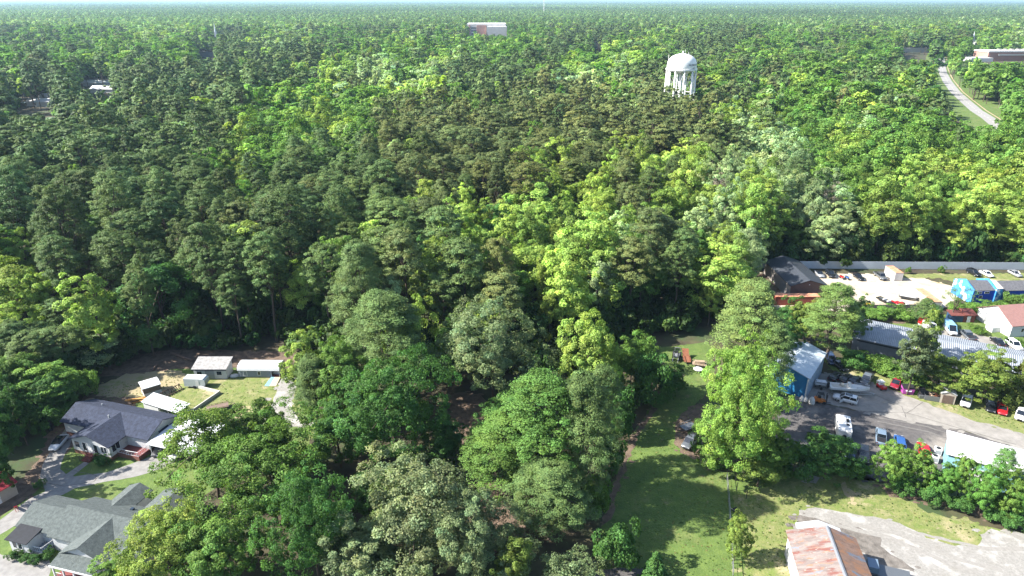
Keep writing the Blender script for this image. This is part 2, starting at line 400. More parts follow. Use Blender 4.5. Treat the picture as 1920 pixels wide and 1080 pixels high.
big = frng.random(len(X)); RD = np.where(big < .25, RD*1.32, np.where(big > .7, RD*.78, RD)); HT = np.where(big < .25, HT+2.5, np.where(big > .7, HT-3.2, HT))
# trees right along the clearings stand lower
gx, gy, _ = PIX(X, Y, 0.0); edge = np.interp(gx, BX, BY)-gy; HT *= np.clip(.72+edge/60, .72, 1); HT = np.where((gx < 185) & (gy > 640), HT*.52, HT)

cx_, cy2, dep = PIX(X, Y, HT*.7); rp = RD*FPX/dep
k = ~blocked(cx_, cy2, rp*1.05, Y); ROADX = np.array([[316, 441], [328, 469], [340, 496], [354, 532], [378, 585], [406, 646], [451, 735], [495, 818], [541, 900], [590, 985], [650, 1090]])
dr = np.abs(X-np.interp(Y, ROADX[:, 1], ROADX[:, 0])); k &= ~((dr < 6.5) & (Y > 435) & (Y < 1095))
X, Y, HT, RD, SPC, cx_, cy2, rp, isp = [a[k] for a in (X, Y, HT, RD, SPC, cx_, cy2, rp, isp)]
# a few trees the photo shows leafless or thin
TT = tints(SPC, frng)
D_ = np.hypot(X, Y); vis = (cx_ > -rp*.6) & (cx_ < 1920+rp*.6) & (cy2 < 1100)
order = np.argsort(D_)
ONE = np.zeros(len(X), bool)
def zone(px, py, x, y):
    if px > 1400: return ('behind the long pale fence' if py > 300 else 'right of the water tower')
    if px > 820: return ('in the middle wood' if py > 330 else 'below the water tower')
    return ('in the left wood behind the sheds' if py > 400 else 'far up the left wood')
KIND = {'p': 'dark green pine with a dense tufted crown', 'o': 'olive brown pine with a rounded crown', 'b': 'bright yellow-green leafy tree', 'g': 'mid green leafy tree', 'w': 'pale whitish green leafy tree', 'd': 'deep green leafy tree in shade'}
cnt = {True: 0, False: 0}
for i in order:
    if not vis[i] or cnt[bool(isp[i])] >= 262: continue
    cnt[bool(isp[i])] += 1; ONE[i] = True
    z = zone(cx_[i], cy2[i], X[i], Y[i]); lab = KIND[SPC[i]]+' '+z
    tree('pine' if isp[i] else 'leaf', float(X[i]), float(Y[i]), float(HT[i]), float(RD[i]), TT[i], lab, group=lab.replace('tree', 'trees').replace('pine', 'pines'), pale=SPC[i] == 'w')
# ---- the rest of the wood: one object of instanced trees
SRC = []
def src_collection(name, meshes):
    c = bpy.data.collections.new(name)
    for i, me in enumerate(meshes):
        o = bpy.data.objects.new('%s %02d' % (name, i), me); c.objects.link(o)
    return c
def scatter(name, label, cat, pts, rot, scl, tint, idx, coll):
    me = bpy.data.meshes.new(name); me.vertices.add(len(pts)); me.vertices.foreach_set('co', np.asarray(pts, np.float32).ravel())
    for nm, ty, arr, f in (('rot', 'FLOAT', rot, 'value'), ('scl', 'FLOAT_VECTOR', scl, 'vector'), ('tint', 'FLOAT_VECTOR', tint, 'vector'), ('idx', 'INT', idx, 'value')):
        a = me.attributes.new(nm, ty, 'POINT'); a.data.foreach_set(f, np.asarray(arr, np.int32 if ty == 'INT' else np.float32).ravel())
    o = bpy.data.objects.new(name, me); COL.objects.link(o); tag(o, label, cat, kind='stuff')
    g = bpy.data.node_groups.new(name, 'GeometryNodeTree'); L = g.links.new
    g.interface.new_socket('Geometry', in_out='INPUT', socket_type='NodeSocketGeometry'); g.interface.new_socket('Geometry', in_out='OUTPUT', socket_type='NodeSocketGeometry')
    gi, go = N(g, 'NodeGroupInput'), N(g, 'NodeGroupOutput'); ip = N(g, 'GeometryNodeInstanceOnPoints')
    ci = N(g, 'GeometryNodeCollectionInfo'); ci.inputs['Collection'].default_value = coll; ci.inputs['Separate Children'].default_value = True; ci.inputs['Reset Children'].default_value = True
    def attr(nm, ty):
        a = N(g, 'GeometryNodeInputNamedAttribute', data_type=ty); a.inputs['Name'].default_value = nm; return a.outputs['Attribute']
    cx = N(g, 'ShaderNodeCombineXYZ'); L(attr('rot', 'FLOAT'), cx.inputs[2])
    L(gi.outputs[0], ip.inputs['Points']); L(ci.outputs[0], ip.inputs['Instance']); ip.inputs['Pick Instance'].default_value = True
    L(attr('idx', 'INT'), ip.inputs['Instance Index']); L(cx.outputs[0], ip.inputs['Rotation']); L(attr('scl', 'FLOAT_VECTOR'), ip.inputs['Scale'])
    L(ip.outputs[0], go.inputs[0])
    md = o.modifiers.new('scatter', 'NODES'); md.node_group = g
    return o
def joined(args, m): v, vc, tk = args; return leaf_mesh('stand', v, vc, m, tk)
mid = [joined(pine(500+i, 26, 4.5, n=80, per=46, size=.36, rnd=(.45, .9, .5)), NEEDLE) for i in range(5)]+[joined(broadleaf(520+i, 21, 5.3, n=85, per=44, size=.38, psz=(.2, .33), low=-.7, rnd=(.5, .9, .4)), LEAF) for i in range(5)]
far = [joined(pine(540+i, 26, 4.7, n=50, per=17, size=.75, rnd=(.4, 1.1, .4)), NEEDLE) for i in range(4)]+[joined(broadleaf(560+i, 21, 5.6, n=54, per=17, size=.78, psz=(.22, .36), low=-.5, rnd=(.4, 1.1, .35)), LEAF) for i in range(4)]
ctree = src_collection('stand of trees', mid+far)
rest = ~ONE
for nm, lab, sel in (('pine_wood', 'dark pines of the wood, too many to count, rolling on past the water tower', rest & isp), ('broadleaf_wood', 'green leafy trees of the wood, too many to count, mixed among the pines', rest & ~isp)):
    n = sel.sum(); near = D_[sel] < 420
    idx = np.where(near, frng.integers(0, 5, n), 10+frng.integers(0, 4, n))+np.where(isp[sel], 0, np.where(near, 5, 4))
    b = np.where(isp[sel], 26, 21); rr = RD[sel]/np.where(isp[sel], 4.8, 6.0)
    scatter(nm, lab, 'wood', np.stack([X[sel], Y[sel], np.zeros(n)], 1), frng.uniform(0, 6.28, n), np.stack([rr, rr, HT[sel]/b], 1), TT[sel], idx, ctree)
# ---- far canopy in tiles
def tile(seed, size, sp, per, npuff, lsz):
    rng = np.random.default_rng(seed); n = int(size/sp); V, C = [], []
    for i in range(n):
        for j in range(n):
            x = (i+.5+rng.uniform(-.42, .42))*sp-size/2; y = (j+.5+rng.uniform(-.42, .42))*sp-size/2
            k = rng.choice(list('ppggdbow'), p=[.24, .1, .26, .08, .14, .08, .06, .04]); pn = k in 'po'
            h = rng.normal(25 if pn else 20, 3.5); r = sp*rng.choice([.42, .52, .62, .78])
            d = rnd_dirs(npuff, rng, -.05); pc = d*np.array([r*.7, r*.7, h*.22])*rng.uniform(.7, 1, npuff)[:, None]+np.array([x, y, h*.76])
            v, vc = puffs_to_leaves(pc, np.full(npuff, r*.45), unit(d+np.array([0, 0, .3])), per, lsz, .7, rng, nw=(.4, 1.1), rough=.3)
            V.append(v); C.append(vc*np.array(TINT[k])*rng.normal(1, .16))
    return leaf_mesh('canopy', np.concatenate(V), np.concatenate(C), LEAF)
ct = src_collection('canopy tile', [tile(600+i, 64, 10.5, 7, 9, 1.2) for i in range(4)]+[tile(620+i, 260, 13, 2, 5, 2.6) for i in range(3)])
pts, idx = [], []
for (d0, d1, s, base, nv) in ((1600, 5200, 60, 0, 4), (5200, 21000, 245, 4, 3)):
    x, y = grid(d0, d1, s, frng, .84); z = np.zeros(len(x))
    px, py, dd = PIX(x, y, 22.0); b = blocked(px, py, 30*FPX/dd, y); x, y, z = x[~b], y[~b], z[~b]
    pts.append(np.stack([x, y, z], 1)); idx.append(base+frng.integers(0, nv, len(x)))
pts = np.concatenate(pts); idx = np.concatenate(idx); n = len(pts)
pn = np.sin(pts[:, 0]/410+1.3)*np.cos(pts[:, 1]/530)+.6*np.sin(pts[:, 0]/1300+pts[:, 1]/900)
tl = (1.25+.22*pn)[:, None]*np.array([1, 1, 1.0]); tl = np.clip(tl*frng.normal(1, .08, n)[:, None], .5, 1.6)
scatter('distant_forest', 'unbroken far forest running to the horizon under bluish haze', 'forest', pts, frng.integers(0, 4, n)*math.pi/2, np.stack([np.ones(n), np.ones(n), frng.uniform(.9, 1.1, n)], 1), tl, idx, ct)
# ---- undergrowth along the edge of the wood
ux, uy = grid(80, 250, 2.9, frng); gx, gy, _ = PIX(ux, uy, 0.0); e = np.interp(gx, BX, BY)-gy
k = (e > 2) & (e < 70) & (frng.random(len(ux)) < .9-.006*e); ux, uy, e = ux[k], uy[k], e[k]; n = len(ux)
us = frng.uniform(.55, 1.3, n)*(1+.9*(frng.random(n) < .4)); uz = us*frng.uniform(.8, 2.1, n)
cb = src_collection('undergrowth plant', [joined(bush(700+i, n=26, per=34, size=.26), LEAF) for i in range(4)])
ut = np.array([(.045, .085, .022)])*frng.normal(1, .22, n)[:, None]*np.stack([frng.normal(1, .14, n), np.ones(n), np.ones(n)], 1)
scatter('undergrowth', 'low tangled green undergrowth along the dark edge of the wood', 'undergrowth', np.stack([ux, uy, np.zeros(n)], 1), frng.uniform(0, 6.28, n), np.stack([us, us, uz], 1), np.clip(ut, .01, .3), frng.integers(0, 4, n), cb)
# ------------------------------------------------------------------ air
hz = MB().box(-19000, 19000, -300, 22500, -2, 90)
hm = bpy.data.materials.new('haze'); hm.use_nodes = True; t = hm.node_tree; t.nodes.clear()
vo = N(t, 'ShaderNodeVolumePrincipled'); ou = N(t, 'ShaderNodeOutputMaterial'); t.links.new(vo.outputs[0], ou.inputs['Volume'])
vo.inputs['Color'].default_value = (.52, .76, 1, 1); vo.inputs['Density'].default_value = 5.5e-5; vo.inputs['Anisotropy'].default_value = .2
ho = hz.build('haze', hm); ho['kind'] = 'stuff'; ho['label'] = 'pale blue haze thickening towards the horizon'; ho['category'] = 'haze'
# ------------------------------------------------------------------ ground and surfaces
G_FLOOR = mat('forest floor', (.075, .052, .035), .95, .45, .25, (.07, .065, .03), world=True, patches=[((.035, .06, .018), .06, .5, .62)])
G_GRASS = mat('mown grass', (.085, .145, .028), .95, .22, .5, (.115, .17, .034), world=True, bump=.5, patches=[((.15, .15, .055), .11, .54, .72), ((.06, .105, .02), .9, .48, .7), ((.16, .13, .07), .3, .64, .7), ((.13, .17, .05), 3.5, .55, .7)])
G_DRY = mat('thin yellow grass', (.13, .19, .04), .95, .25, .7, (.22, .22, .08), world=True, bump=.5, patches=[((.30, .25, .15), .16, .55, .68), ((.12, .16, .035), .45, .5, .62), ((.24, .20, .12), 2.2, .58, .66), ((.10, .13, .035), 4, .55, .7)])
G_BARE = mat('bare pale soil', (.42, .34, .22), .95, .2, .8, (.30, .26, .13), world=True, bump=.4, patches=[((.17, .19, .06), .22, .52, .66)])
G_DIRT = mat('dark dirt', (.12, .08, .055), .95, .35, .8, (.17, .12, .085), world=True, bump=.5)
G_GRAVEL = mat('grey gravel', (.275, .26, .235), .95, .14, 2.2, (.32, .305, .28), world=True, bump=.6, patches=[((.20, .185, .16), .10, .56, .66), ((.40, .385, .36), .35, .5, .7)])
G_SAND = mat('pale sand lot', (.47, .39, .28), .95, .12, .35, (.56, .49, .40), world=True, bump=.3, patches=[((.40, .29, .17), .12, .58, .7)])
G_CONC = mat('pale concrete', (.25, .235, .21), .9, .14, .6, (.30, .28, .255), world=True, bump=.15, patches=[((.19, .175, .16), .22, .58, .7)])
G_DRIVE = mat('driveway concrete', (.225, .215, .205), .9, .16, .9, (.27, .26, .245), world=True, patches=[((.18, .17, .165), .5, .55, .7)])
G_ASPH = mat('worn asphalt', (.085, .08, .08), .9, .2, .8, (.115, .105, .10), world=True, bump=.3, patches=[((.22, .20, .175), .09, .53, .66)])
G_ROAD = mat('far road', (.30, .29, .28), .9, .12, .2, world=True)
G_DARKASPH = mat('stained gravel', (.13, .115, .10), .95, .3, .8, (.19, .17, .15), world=True, bump=.4)
gm = MB().face([(-60000, -2000, 0), (60000, -2000, 0), (60000, 90000, 0), (-60000, 90000, 0)])
structure(gm.build('ground', G_FLOOR))
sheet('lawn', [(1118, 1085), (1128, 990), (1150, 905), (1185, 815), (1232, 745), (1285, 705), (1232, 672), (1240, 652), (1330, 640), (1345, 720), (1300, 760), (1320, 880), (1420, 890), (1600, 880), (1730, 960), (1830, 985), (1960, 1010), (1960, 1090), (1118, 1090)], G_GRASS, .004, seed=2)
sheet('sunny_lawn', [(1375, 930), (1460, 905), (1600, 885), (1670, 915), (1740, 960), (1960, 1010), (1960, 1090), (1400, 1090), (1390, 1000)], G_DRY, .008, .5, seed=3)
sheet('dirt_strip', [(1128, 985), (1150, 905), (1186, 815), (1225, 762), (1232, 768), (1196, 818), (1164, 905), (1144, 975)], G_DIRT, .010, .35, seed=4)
sheet('dirt_patch', [(1268, 790), (1290, 762), (1330, 755), (1335, 880), (1300, 860), (1278, 850), (1266, 830)], G_DIRT, .012, .4, seed=5)
sheet('gravel_yard', [(1497, 957), (1530, 953), (1590, 962), (1652, 972), (1700, 985), (1740, 1010), (1790, 1025), (1830, 1022), (1850, 992), (1960, 1005), (1960, 1090), (1480, 1090), (1486, 1000)], G_GRAVEL, .014, .4, seed=6)
sheet('stained_gravel', [(1500, 962), (1580, 985), (1640, 1000), (1660, 1030), (1720, 1070), (1640, 1060), (1590, 1010), (1530, 985), (1492, 1000)], G_DARKASPH, .018, .6, seed=7)
sheet('mulch_bed', [(1655, 912), (1690, 905), (1960, 990), (1960, 1000), (1720, 938), (1670, 930)], G_DIRT, .016, .35, seed=8)
sheet('worn_track', [(1575, 908), (1590, 905), (1606, 938), (1594, 942)], G_BARE, .016, .5, seed=9)
sheet('bare_spot', [(1505, 893), (1520, 889), (1536, 897), (1528, 905), (1510, 903)], G_GRAVEL, .016, .3, seed=10)
sheet('grass_path', [(840, 735), (905, 740), (960, 800), (930, 870), (965, 960), (985, 1010), (920, 1020), (890, 900), (850, 830)], G_DIRT, .004, .8, seed=12)
# service yard on the right
sheet('asphalt_yard', [(1470, 770), (1500, 745), (1560, 762), (1640, 775), (1700, 778), (1780, 800), (1940, 850), (1940, 900), (1700, 900), (1600, 900), (1500, 850), (1440, 800)], G_ASPH, .008, .4, seed=13)
sheet('concrete_yard', [(1478, 752), (1536, 700), (1600, 700), (1668, 728), (1740, 752), (1830, 785), (1940, 812), (1940, 850), (1800, 805), (1700, 790), (1600, 768), (1552, 758), (1500, 750)], G_CONC, .012, .3, seed=14)
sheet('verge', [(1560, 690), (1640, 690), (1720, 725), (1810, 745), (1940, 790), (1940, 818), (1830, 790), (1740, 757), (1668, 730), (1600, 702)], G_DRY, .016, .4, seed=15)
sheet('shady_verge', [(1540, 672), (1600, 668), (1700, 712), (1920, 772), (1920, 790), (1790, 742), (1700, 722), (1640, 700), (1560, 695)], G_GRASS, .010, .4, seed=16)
sheet('sand_lot', [(1405, 545), (1412, 512), (1700, 514), (1760, 530), (1800, 540), (1790, 575), (1720, 582), (1590, 584), (1500, 580), (1440, 578)], G_SAND, .008, .3, seed=17)
sheet('red_dirt', [(1405, 550), (1412, 512), (1470, 514), (1462, 560), (1420, 560)], G_DIRT, .012, .3, seed=18)
sheet('lot_grass', [(1668, 514), (1960, 512), (1960, 535), (1800, 533), (1760, 520), (1720, 522), (1680, 519)], G_DRY, .012, .5, seed=19)
sheet('back_lawn', [(1640, 592), (1790, 588), (1960, 580), (1960, 660), (1870, 650), (1830, 628), (1760, 612), (1660, 620), (1600, 640), (1560, 620)], G_GRASS, .006, .5, seed=20)
sheet('brown_bank', [(1590, 598), (1690, 596), (1700, 606), (1640, 606), (1595, 612)], G_DIRT, .010, .4, seed=21)
sheet('barn_drive', [(1715, 612), (1760, 612), (1830, 626), (1880, 640), (1960, 650), (1960, 680), (1850, 665), (1760, 640)], G_CONC, .014, .3, seed=22)
# left yard and driveway
sheet('left_lawn', [(-40, 1090), (-40, 1000), (60, 930), (80, 870), (110, 800), (160, 745), (230, 705), (330, 690), (560, 690), (600, 740), (580, 850), (430, 890), (330, 980), (280, 1090)], G_GRASS, .004, .4, seed=30)
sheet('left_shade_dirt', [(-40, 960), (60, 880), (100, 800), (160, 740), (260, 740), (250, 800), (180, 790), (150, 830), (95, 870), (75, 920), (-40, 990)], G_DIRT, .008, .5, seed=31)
sheet('cleared_bank', [(170, 705), (230, 668), (330, 655), (560, 660), (590, 690), (430, 690), (330, 692), (230, 706)], G_DIRT, .008, .4, seed=32)
sheet('straw_patch', [(185, 722), (235, 702), (330, 694), (352, 700), (348, 718), (318, 740), (280, 742), (232, 745), (180, 742)], G_BARE, .012, .5, seed=33)
sheet('yard_grass', [(300, 760), (350, 716), (560, 700), (560, 780), (430, 800), (390, 790), (360, 790)], G_DRY, .014, .4, seed=34)
sheet('gravel_drive', [(524, 712), (556, 700), (560, 722), (545, 760), (560, 790), (600, 800), (480, 800), (455, 790), (508, 765)], G_GRAVEL, .018, .3, seed=35)
sheet('turnaround', [(430, 790), (455, 760), (470, 765), (510, 770), (520, 800), (440, 810)], G_BARE, .016, .5, seed=36)
sheet('driveway', [(-60, 1010), (0, 975), (55, 935), (85, 922), (75, 893), (82, 865), (105, 830), (125, 800), (140, 800), (133, 830), (118, 860), (112, 880), (124, 889), (140, 893), (200, 886), (240, 872), (292, 853), (310, 840), (360, 850), (330, 865), (300, 880), (250, 895), (190, 905), (140, 916), (110, 932), (60, 965), (0, 1003), (-60, 1040)], G_DRIVE, .02, .08, seed=37)
sheet('front_path', [(124, 889), (158, 866), (168, 868), (136, 893)], G_DRIVE, .024, .02, seed=38)
sheet('front_driveway', [(-60, 1030), (30, 1042), (90, 1030), (95, 1095), (-60, 1100)], G_DRIVE, .012, .2, seed=39)
sheet('dark_drive', [(1100, 1092), (1118, 1068), (1208, 1064), (1215, 1092)], G_ASPH, .014, .2, seed=40)
sheet('roadside_grass', [(x-22, y) for x, y in ROADX]+[(x+45, y) for x, y in ROADX[::-1]], G_GRASS, .006, .5, 20, px=False, seed=44)
# the far road
rl = []; rr = []
for x, y in ROADX: rl.append((x-4.8, y)); rr.append((x+4.8, y))
sheet('main_road', [tuple(q) for q in rl]+[tuple(q) for q in rr[::-1]], G_ROAD, .01, .1, 40, px=False, seed=41)
sheet('road_verge', [tuple((q[0]+11.5, q[1])) for q in rl]+[(q[0]+3, q[1]) for q in rr[::-1]], mat('verge clay', (.45, .33, .22), .95, .2, .3, world=True), .016, .3, 40, px=False, seed=42)
lm = MB(); WP = mat('road paint', (.7, .68, .6), .8, .1)
for k in range(len(ROADX)-1):
    a, b = Vector((*ROADX[k], .02)), Vector((*ROADX[k+1], .02)); n = int((b-a).length/9)
    for q in range(n):
        p = a.lerp(b, q/n); p2 = a.lerp(b, (q+.4)/n); lm.face([(p.x-.12, p.y, .02), (p.x+.12, p.y, .02), (p2.x+.12, p2.y, .02), (p2.x-.12, p2.y, .02)])
lo = lm.build('road_marking', WP); structure(lo)

# cracks and tyre tracks worn into the yards
G_CRACK = mat('dark pavement crack', (.13, .12, .11), .95, .3, 2, world=True); G_TRACK = mat('tyre worn gravel', (.27, .255, .232), .95, .2, 2, world=True)
def strip(name, pts, wd, m, z, seed):
    w_ = [P(*q) for q in pts]; rr_ = random.Random(seed); L_, R_ = [], []
    for a, b in zip(w_[:-1], w_[1:]):
        d = (b-a).normalized(); n_ = Vector((-d.y, d.x, 0)); k = max(2, int((b-a).length/1.2))
        for i in range(k): q = a.lerp(b, i/k); hw = wd/2*rr_.uniform(.6, 1.3); j = rr_.uniform(-.12, .12); L_.append((q+n_*(hw+j))[:2]); R_.append((q-n_*(hw-j))[:2])
    return sheet(name, L_+R_[::-1], m, z, 0, 50, px=False, seed=seed)
for i, (pts, wd) in enumerate((([(1612, 771), (1700, 774), (1790, 801), (1920, 838)], .15), ([(1640, 740), (1690, 762), (1702, 790)], .14), ([(1700, 775), (1735, 750)], .12), ([(1560, 760), (1640, 776)], .15), ([(86, 905), (120, 912), (175, 903), (193, 885)], .12), ([(120, 878), (180, 892), (178, 908)], .1))):
    strip('pavement_crack', pts, wd, G_CRACK, .026+.001*i, 300+i)
for i, pts in enumerate((([(1560, 975), (1680, 1000), (1800, 1050), (1900, 1075)]), ([(1556, 982), (1672, 1010), (1790, 1062), (1850, 1082)]), ([(1700, 995), (1850, 1030), (1950, 1030)]))):
    strip('tyre_track', pts, .8, G_TRACK, .020+.001*i, 320+i)
for i, pts in enumerate((([(1640, 782), (1740, 800), (1930, 868)]), ([(1645, 790), (1745, 811), (1930, 880)]))):
    strip('tyre_track', pts, .4, mat('tyre polished asphalt', (.16, .15, .14), .9, .2, 2, world=True), .030+.001*i, 330+i)
# ------------------------------------------------------------------ buildings
WHITE = mat('white siding', (.62, .63, .64), .7, .06, 2, ribs=('Z', 3.2, .25)); TRIM = mat('white trim', (.72, .72, .72), .6, .05)
NAVY = mat('dark blue shingles', (.020, .028, .055), .9, .3, 1.6, (.032, .042, .075), bump=.5); GREENROOF = mat('grey-green shingles', (.075, .092, .09), .9, .22, 2.2, (.11, .13, .125), bump=.6)
BRICK = mat('red brick', (.19, .085, .06), .9, .3, 5); WMETAL = mat('white metal roof', (.74, .76, .78), .45, .06, .6, ribs=('X', 1.6, .5))
DGLASS = glass(); DECK = mat('dark red decking', (.20, .05, .045), .8, .25, 3); GREYP = mat('grey paint', (.30, .32, .34), .7, .08)
def rect(o, u, d, L, W): return o, u, d, L, W
def wallbox(root, x0, x1, y0, y1, z0, z1, m, name='wall'): return MB().box(x0, x1, y0, y1, z0, z1).build(name, m, root)
def gable(root, x0, x1, y0, y1, z0, ze, zr, ax, wm, rm, ov=.35, wall=True, thick=.14):
    """one pitched block: walls with gable ends and a roof of two thick slopes; ax = direction of the ridge"""
    if wall:
        m = MB()
        if ax == 'x': m.prism([(y0, z0), (y1, z0), (y1, ze), ((y0+y1)/2, zr), (y0, ze)], x0, x1, 'x')
        else: m.prism([(x0, z0), (x1, z0), (x1, ze), ((x0+x1)/2, zr), (x0, ze)], y0, y1, 'y')
        m.build('wall', wm, root)
    a, b = (y0, y1) if ax == 'x' else (x0, x1); c, d = (x0-ov, x1+ov) if ax == 'x' else (y0-ov, y1+ov)
    mid = (a+b)/2; sl = (zr-ze)/(mid-a); e = ov*sl; g = .03
    prof = [(a-ov, ze-e+g), (mid, zr+g), (b+ov, ze-e+g), (b+ov, ze-e+g+thick), (mid, zr+g+thick), (a-ov, ze-e+g+thick)]
    return MB().prism(prof, c, d, 'x' if ax == 'x' else 'y').build('roof', rm, root)
def shed_roof(root, x0, x1, y0, y1, z00, z10, m, name='roof', thick=.12):
    """slope falling along y: height z00 at y0, z10 at y1"""
    return MB().prism([(y0, z00), (y1, z10), (y1, z10+thick), (y0, z00+thick)], x0, x1, 'x').build(name, m, root)
def window(root, x, y, z, w, h, side, name='window', fm=None, gm_=None):
    """frame standing 5 cm proud of the wall with its pane; (x, y) middle of the sill on the wall plane"""
    fm = fm or TRIM; gm_ = gm_ or DGLASS; f = MB(); p = MB(); b = .09
    def bx(m, u0, u1, v0, v1, t0, t1):
        if side == 'f': m.box(x+u0, x+u1, y-t1, y-t0, z+v0, z+v1)
        elif side == 'b': m.box(x+u0, x+u1, y+t0, y+t1, z+v0, z+v1)
        elif side == 'l': m.box(x-t1, x-t0, y+u0, y+u1, z+v0, z+v1)
        else: m.box(x+t0, x+t1, y+u0, y+u1, z+v0, z+v1)
    a = w/2
    bx(f, -a-b, -a, -b, h+b, .004, .05); bx(f, a, a+b, -b, h+b, .004, .05); bx(f, -a, a, -b, 0, .004, .05); bx(f, -a, a, h, h+b, .004, .05)
    if w > 1.1: bx(f, -.03, .03, 0, h, .004, .05)
    bx(p, -a, a, 0, h, .006, .03)
    fo = f.build(name, fm, root); p.build('pane', gm_, fo); return fo
def door(root, x, y, z, w, h, side, m, name='door'):
    o = MB(); k = MB()
    def bx(mm, u0, u1, v0, v1, t0, t1):
        if side == 'f': mm.box(x+u0, x+u1, y-t1, y-t0, z+v0, z+v1)
        elif side == 'b': mm.box(x+u0, x+u1, y+t0, y+t1, z+v0, z+v1)
        elif side == 'l': mm.box(x-t1, x-t0, y+u0, y+u1, z+v0, z+v1)
        else: mm.box(x+t0, x+t1, y+u0, y+u1, z+v0, z+v1)
    bx(o, -w/2, w/2, 0, h, .004, .06); d = o.build(name, m, root); bx(k, w/2-.2, w/2-.1, h*.45, h*.45+.1, .062, .12); k.build('handle', mat('handle steel', (.3, .3, .3), .4, .05, metal=1), d)
    return d
def railing(root, pts, z0, h, m, name='railing', sp=.35):
    r = MB()
    for (a, b) in zip(pts[:-1], pts[1:]):
        a = Vector((*a, z0)) if len(a) == 2 else Vector(a); b = Vector((*b, z0)) if len(b) == 2 else Vector(b)
        up = Vector((0, 0, h)); r.tube(a+up, b+up, .04, n=6); r.tube(a+up*.12, b+up*.12, .03, n=6); n = max(2, int((b-a).length/sp))
        for k in range(n+1): q = a.lerp(b, k/n); r.tube(q, q+up, .05 if k % 5 == 0 else .02, n=5)
    return r.build(name, m, root)
# --- white house with the dark blue roof
h1 = thing('house', 'white house with a dark blue roof, brick base and red front steps', 'house', (-86.5, 111.2, 0), R(-17))
MB().box(0, 20, 0, 7.6, 0, .8).box(6.42, 14.98, -4.0, -.01, 0, .8).box(15.0, 19.9, -2.6, -.01, 0, .75).build('brick_base', BRICK, h1)
gable(h1, 0, 20, 0, 7.6, .8, 3.3, 4.9, 'x', WHITE, NAVY, .45); gable(h1, 6.4, 15, -4, 3.6, .8, 3.3, 4.85, 'y', WHITE, NAVY, .5)
for x, w_, z, hh in ((7.5, 1.1, 1.5, 1.3), (13.7, 1.3, 1.5, 1.3)): window(h1, x, -4, z, w_, hh, 'f')
for x in (9.2, 11.8): window(h1, x, -4, 1.15, .8, 1.7, 'f', 'side_light')
door(h1, 10.5, -4, .85, 1.0, 2.0, 'f', TRIM); window(h1, 15, -2.6, 1.5, 1.7, 1.4, 'r'); door(h1, 15, -.8, .85, .9, 2.0, 'r', WHITE, 'side_door')
window(h1, 20, 5.9, 1.9, .9, 1.0, 'r'); window(h1, 0, 3, 1.6, 1.2, 1.1, 'l')
MB().prism([(20.02, 3.0), (20.9, 2.2), (20.9, 2.28), (20.02, 3.1)], 2.6, 5.0, 'y').build('awning', NAVY, h1)
MB().box(14.98, 19.9, -2.6, -.02, .76, .9).build('porch_deck', DECK, h1)
railing(h1, [(15.2, -2.5), (17.6, -2.6), (19.8, -2.5), (19.8, -.2)], .9, .95, TRIM)
for k in range(4): MB().box(9.6, 11.4, -4.4-.42*k, -4.02-.42*k, 0, .82-.2*k).build('step', DECK, h1)
railing(h1, [(9.6, -4.05, .85), (9.6, -5.9, .15)], 0, .9, mat('dark brown rail', (.09, .05, .04), .7), 'handrail'); railing(h1, [(11.4, -4.05, .85), (11.4, -5.9, .15)], 0, .9, MATS['dark brown rail'], 'handrail')
MB().box(9.7, 9.95, 1.6, 1.8, 4.7, 5.35).box(4.5, 4.7, 5, 5.2, 4.2, 4.8).build('vent_pipe', GREYP, h1)
# --- white carport
cp = thing('carport', 'white metal carport roof beside the white house, sheltering two cars', 'carport', P(279, 838, 3)[:2]+(0,) if False else (-66.4, 103.7, 0), R(-17))
MB().prism([(0, 3.0), (9.6, 3.25), (9.6, 3.35), (0, 3.1)], -.6, 10.2, 'x').build('roof', WMETAL, cp)
for x in (0, 4.8, 9.6):
    for y in (.3, 9.2): MB().tube((x, y, 0), (x, y, 3.02), .06).build('post', TRIM, cp)
# --- white awning shelter and small white cabin behind the house
aw = thing('shelter', 'low white metal shelter roof behind the blue-roofed house', 'shelter', (-75.6, 119.2, 0), R(-24))
MB().prism([(0, 2.3), (3.2, 2.75), (3.2, 2.83), (0, 2.38)], -.2, 10.2, 'x').build('roof', WMETAL, aw); MB().box(0, 4.2, .3, 2.8, 0, 2.3).build('wall', WHITE, aw)
for x in (4.6, 7, 9.8):
    for y in (.3, 2.9): MB().tube((x, y, 0), (x, y, 2.4), .05).build('post', TRIM, aw)
cab = thing('cabin', 'small white topped cabin with a brown wall, beside the grass pen', 'cabin', P(272, 747), R(38))
MB().box(0, 3.4, 0, 3.3, .1, 1.0).build('wall', WHITE, cab); MB().box(-.02, 3.42, -.02, 3.32, 1.02, 2.2).build('upper_wall', mat('brown panel', (.16, .12, .10), .8, .15), cab)
MB().prism([(-.2, 2.25), (1.7, 2.6), (3.6, 2.25), (3.6, 2.37), (1.7, 2.72), (-.2, 2.37)], -.2, 3.5, 'x').build('roof', WMETAL, cab); door(cab, 1.7, 0, .15, .8, .84, 'f', GREYP, 'hatch')
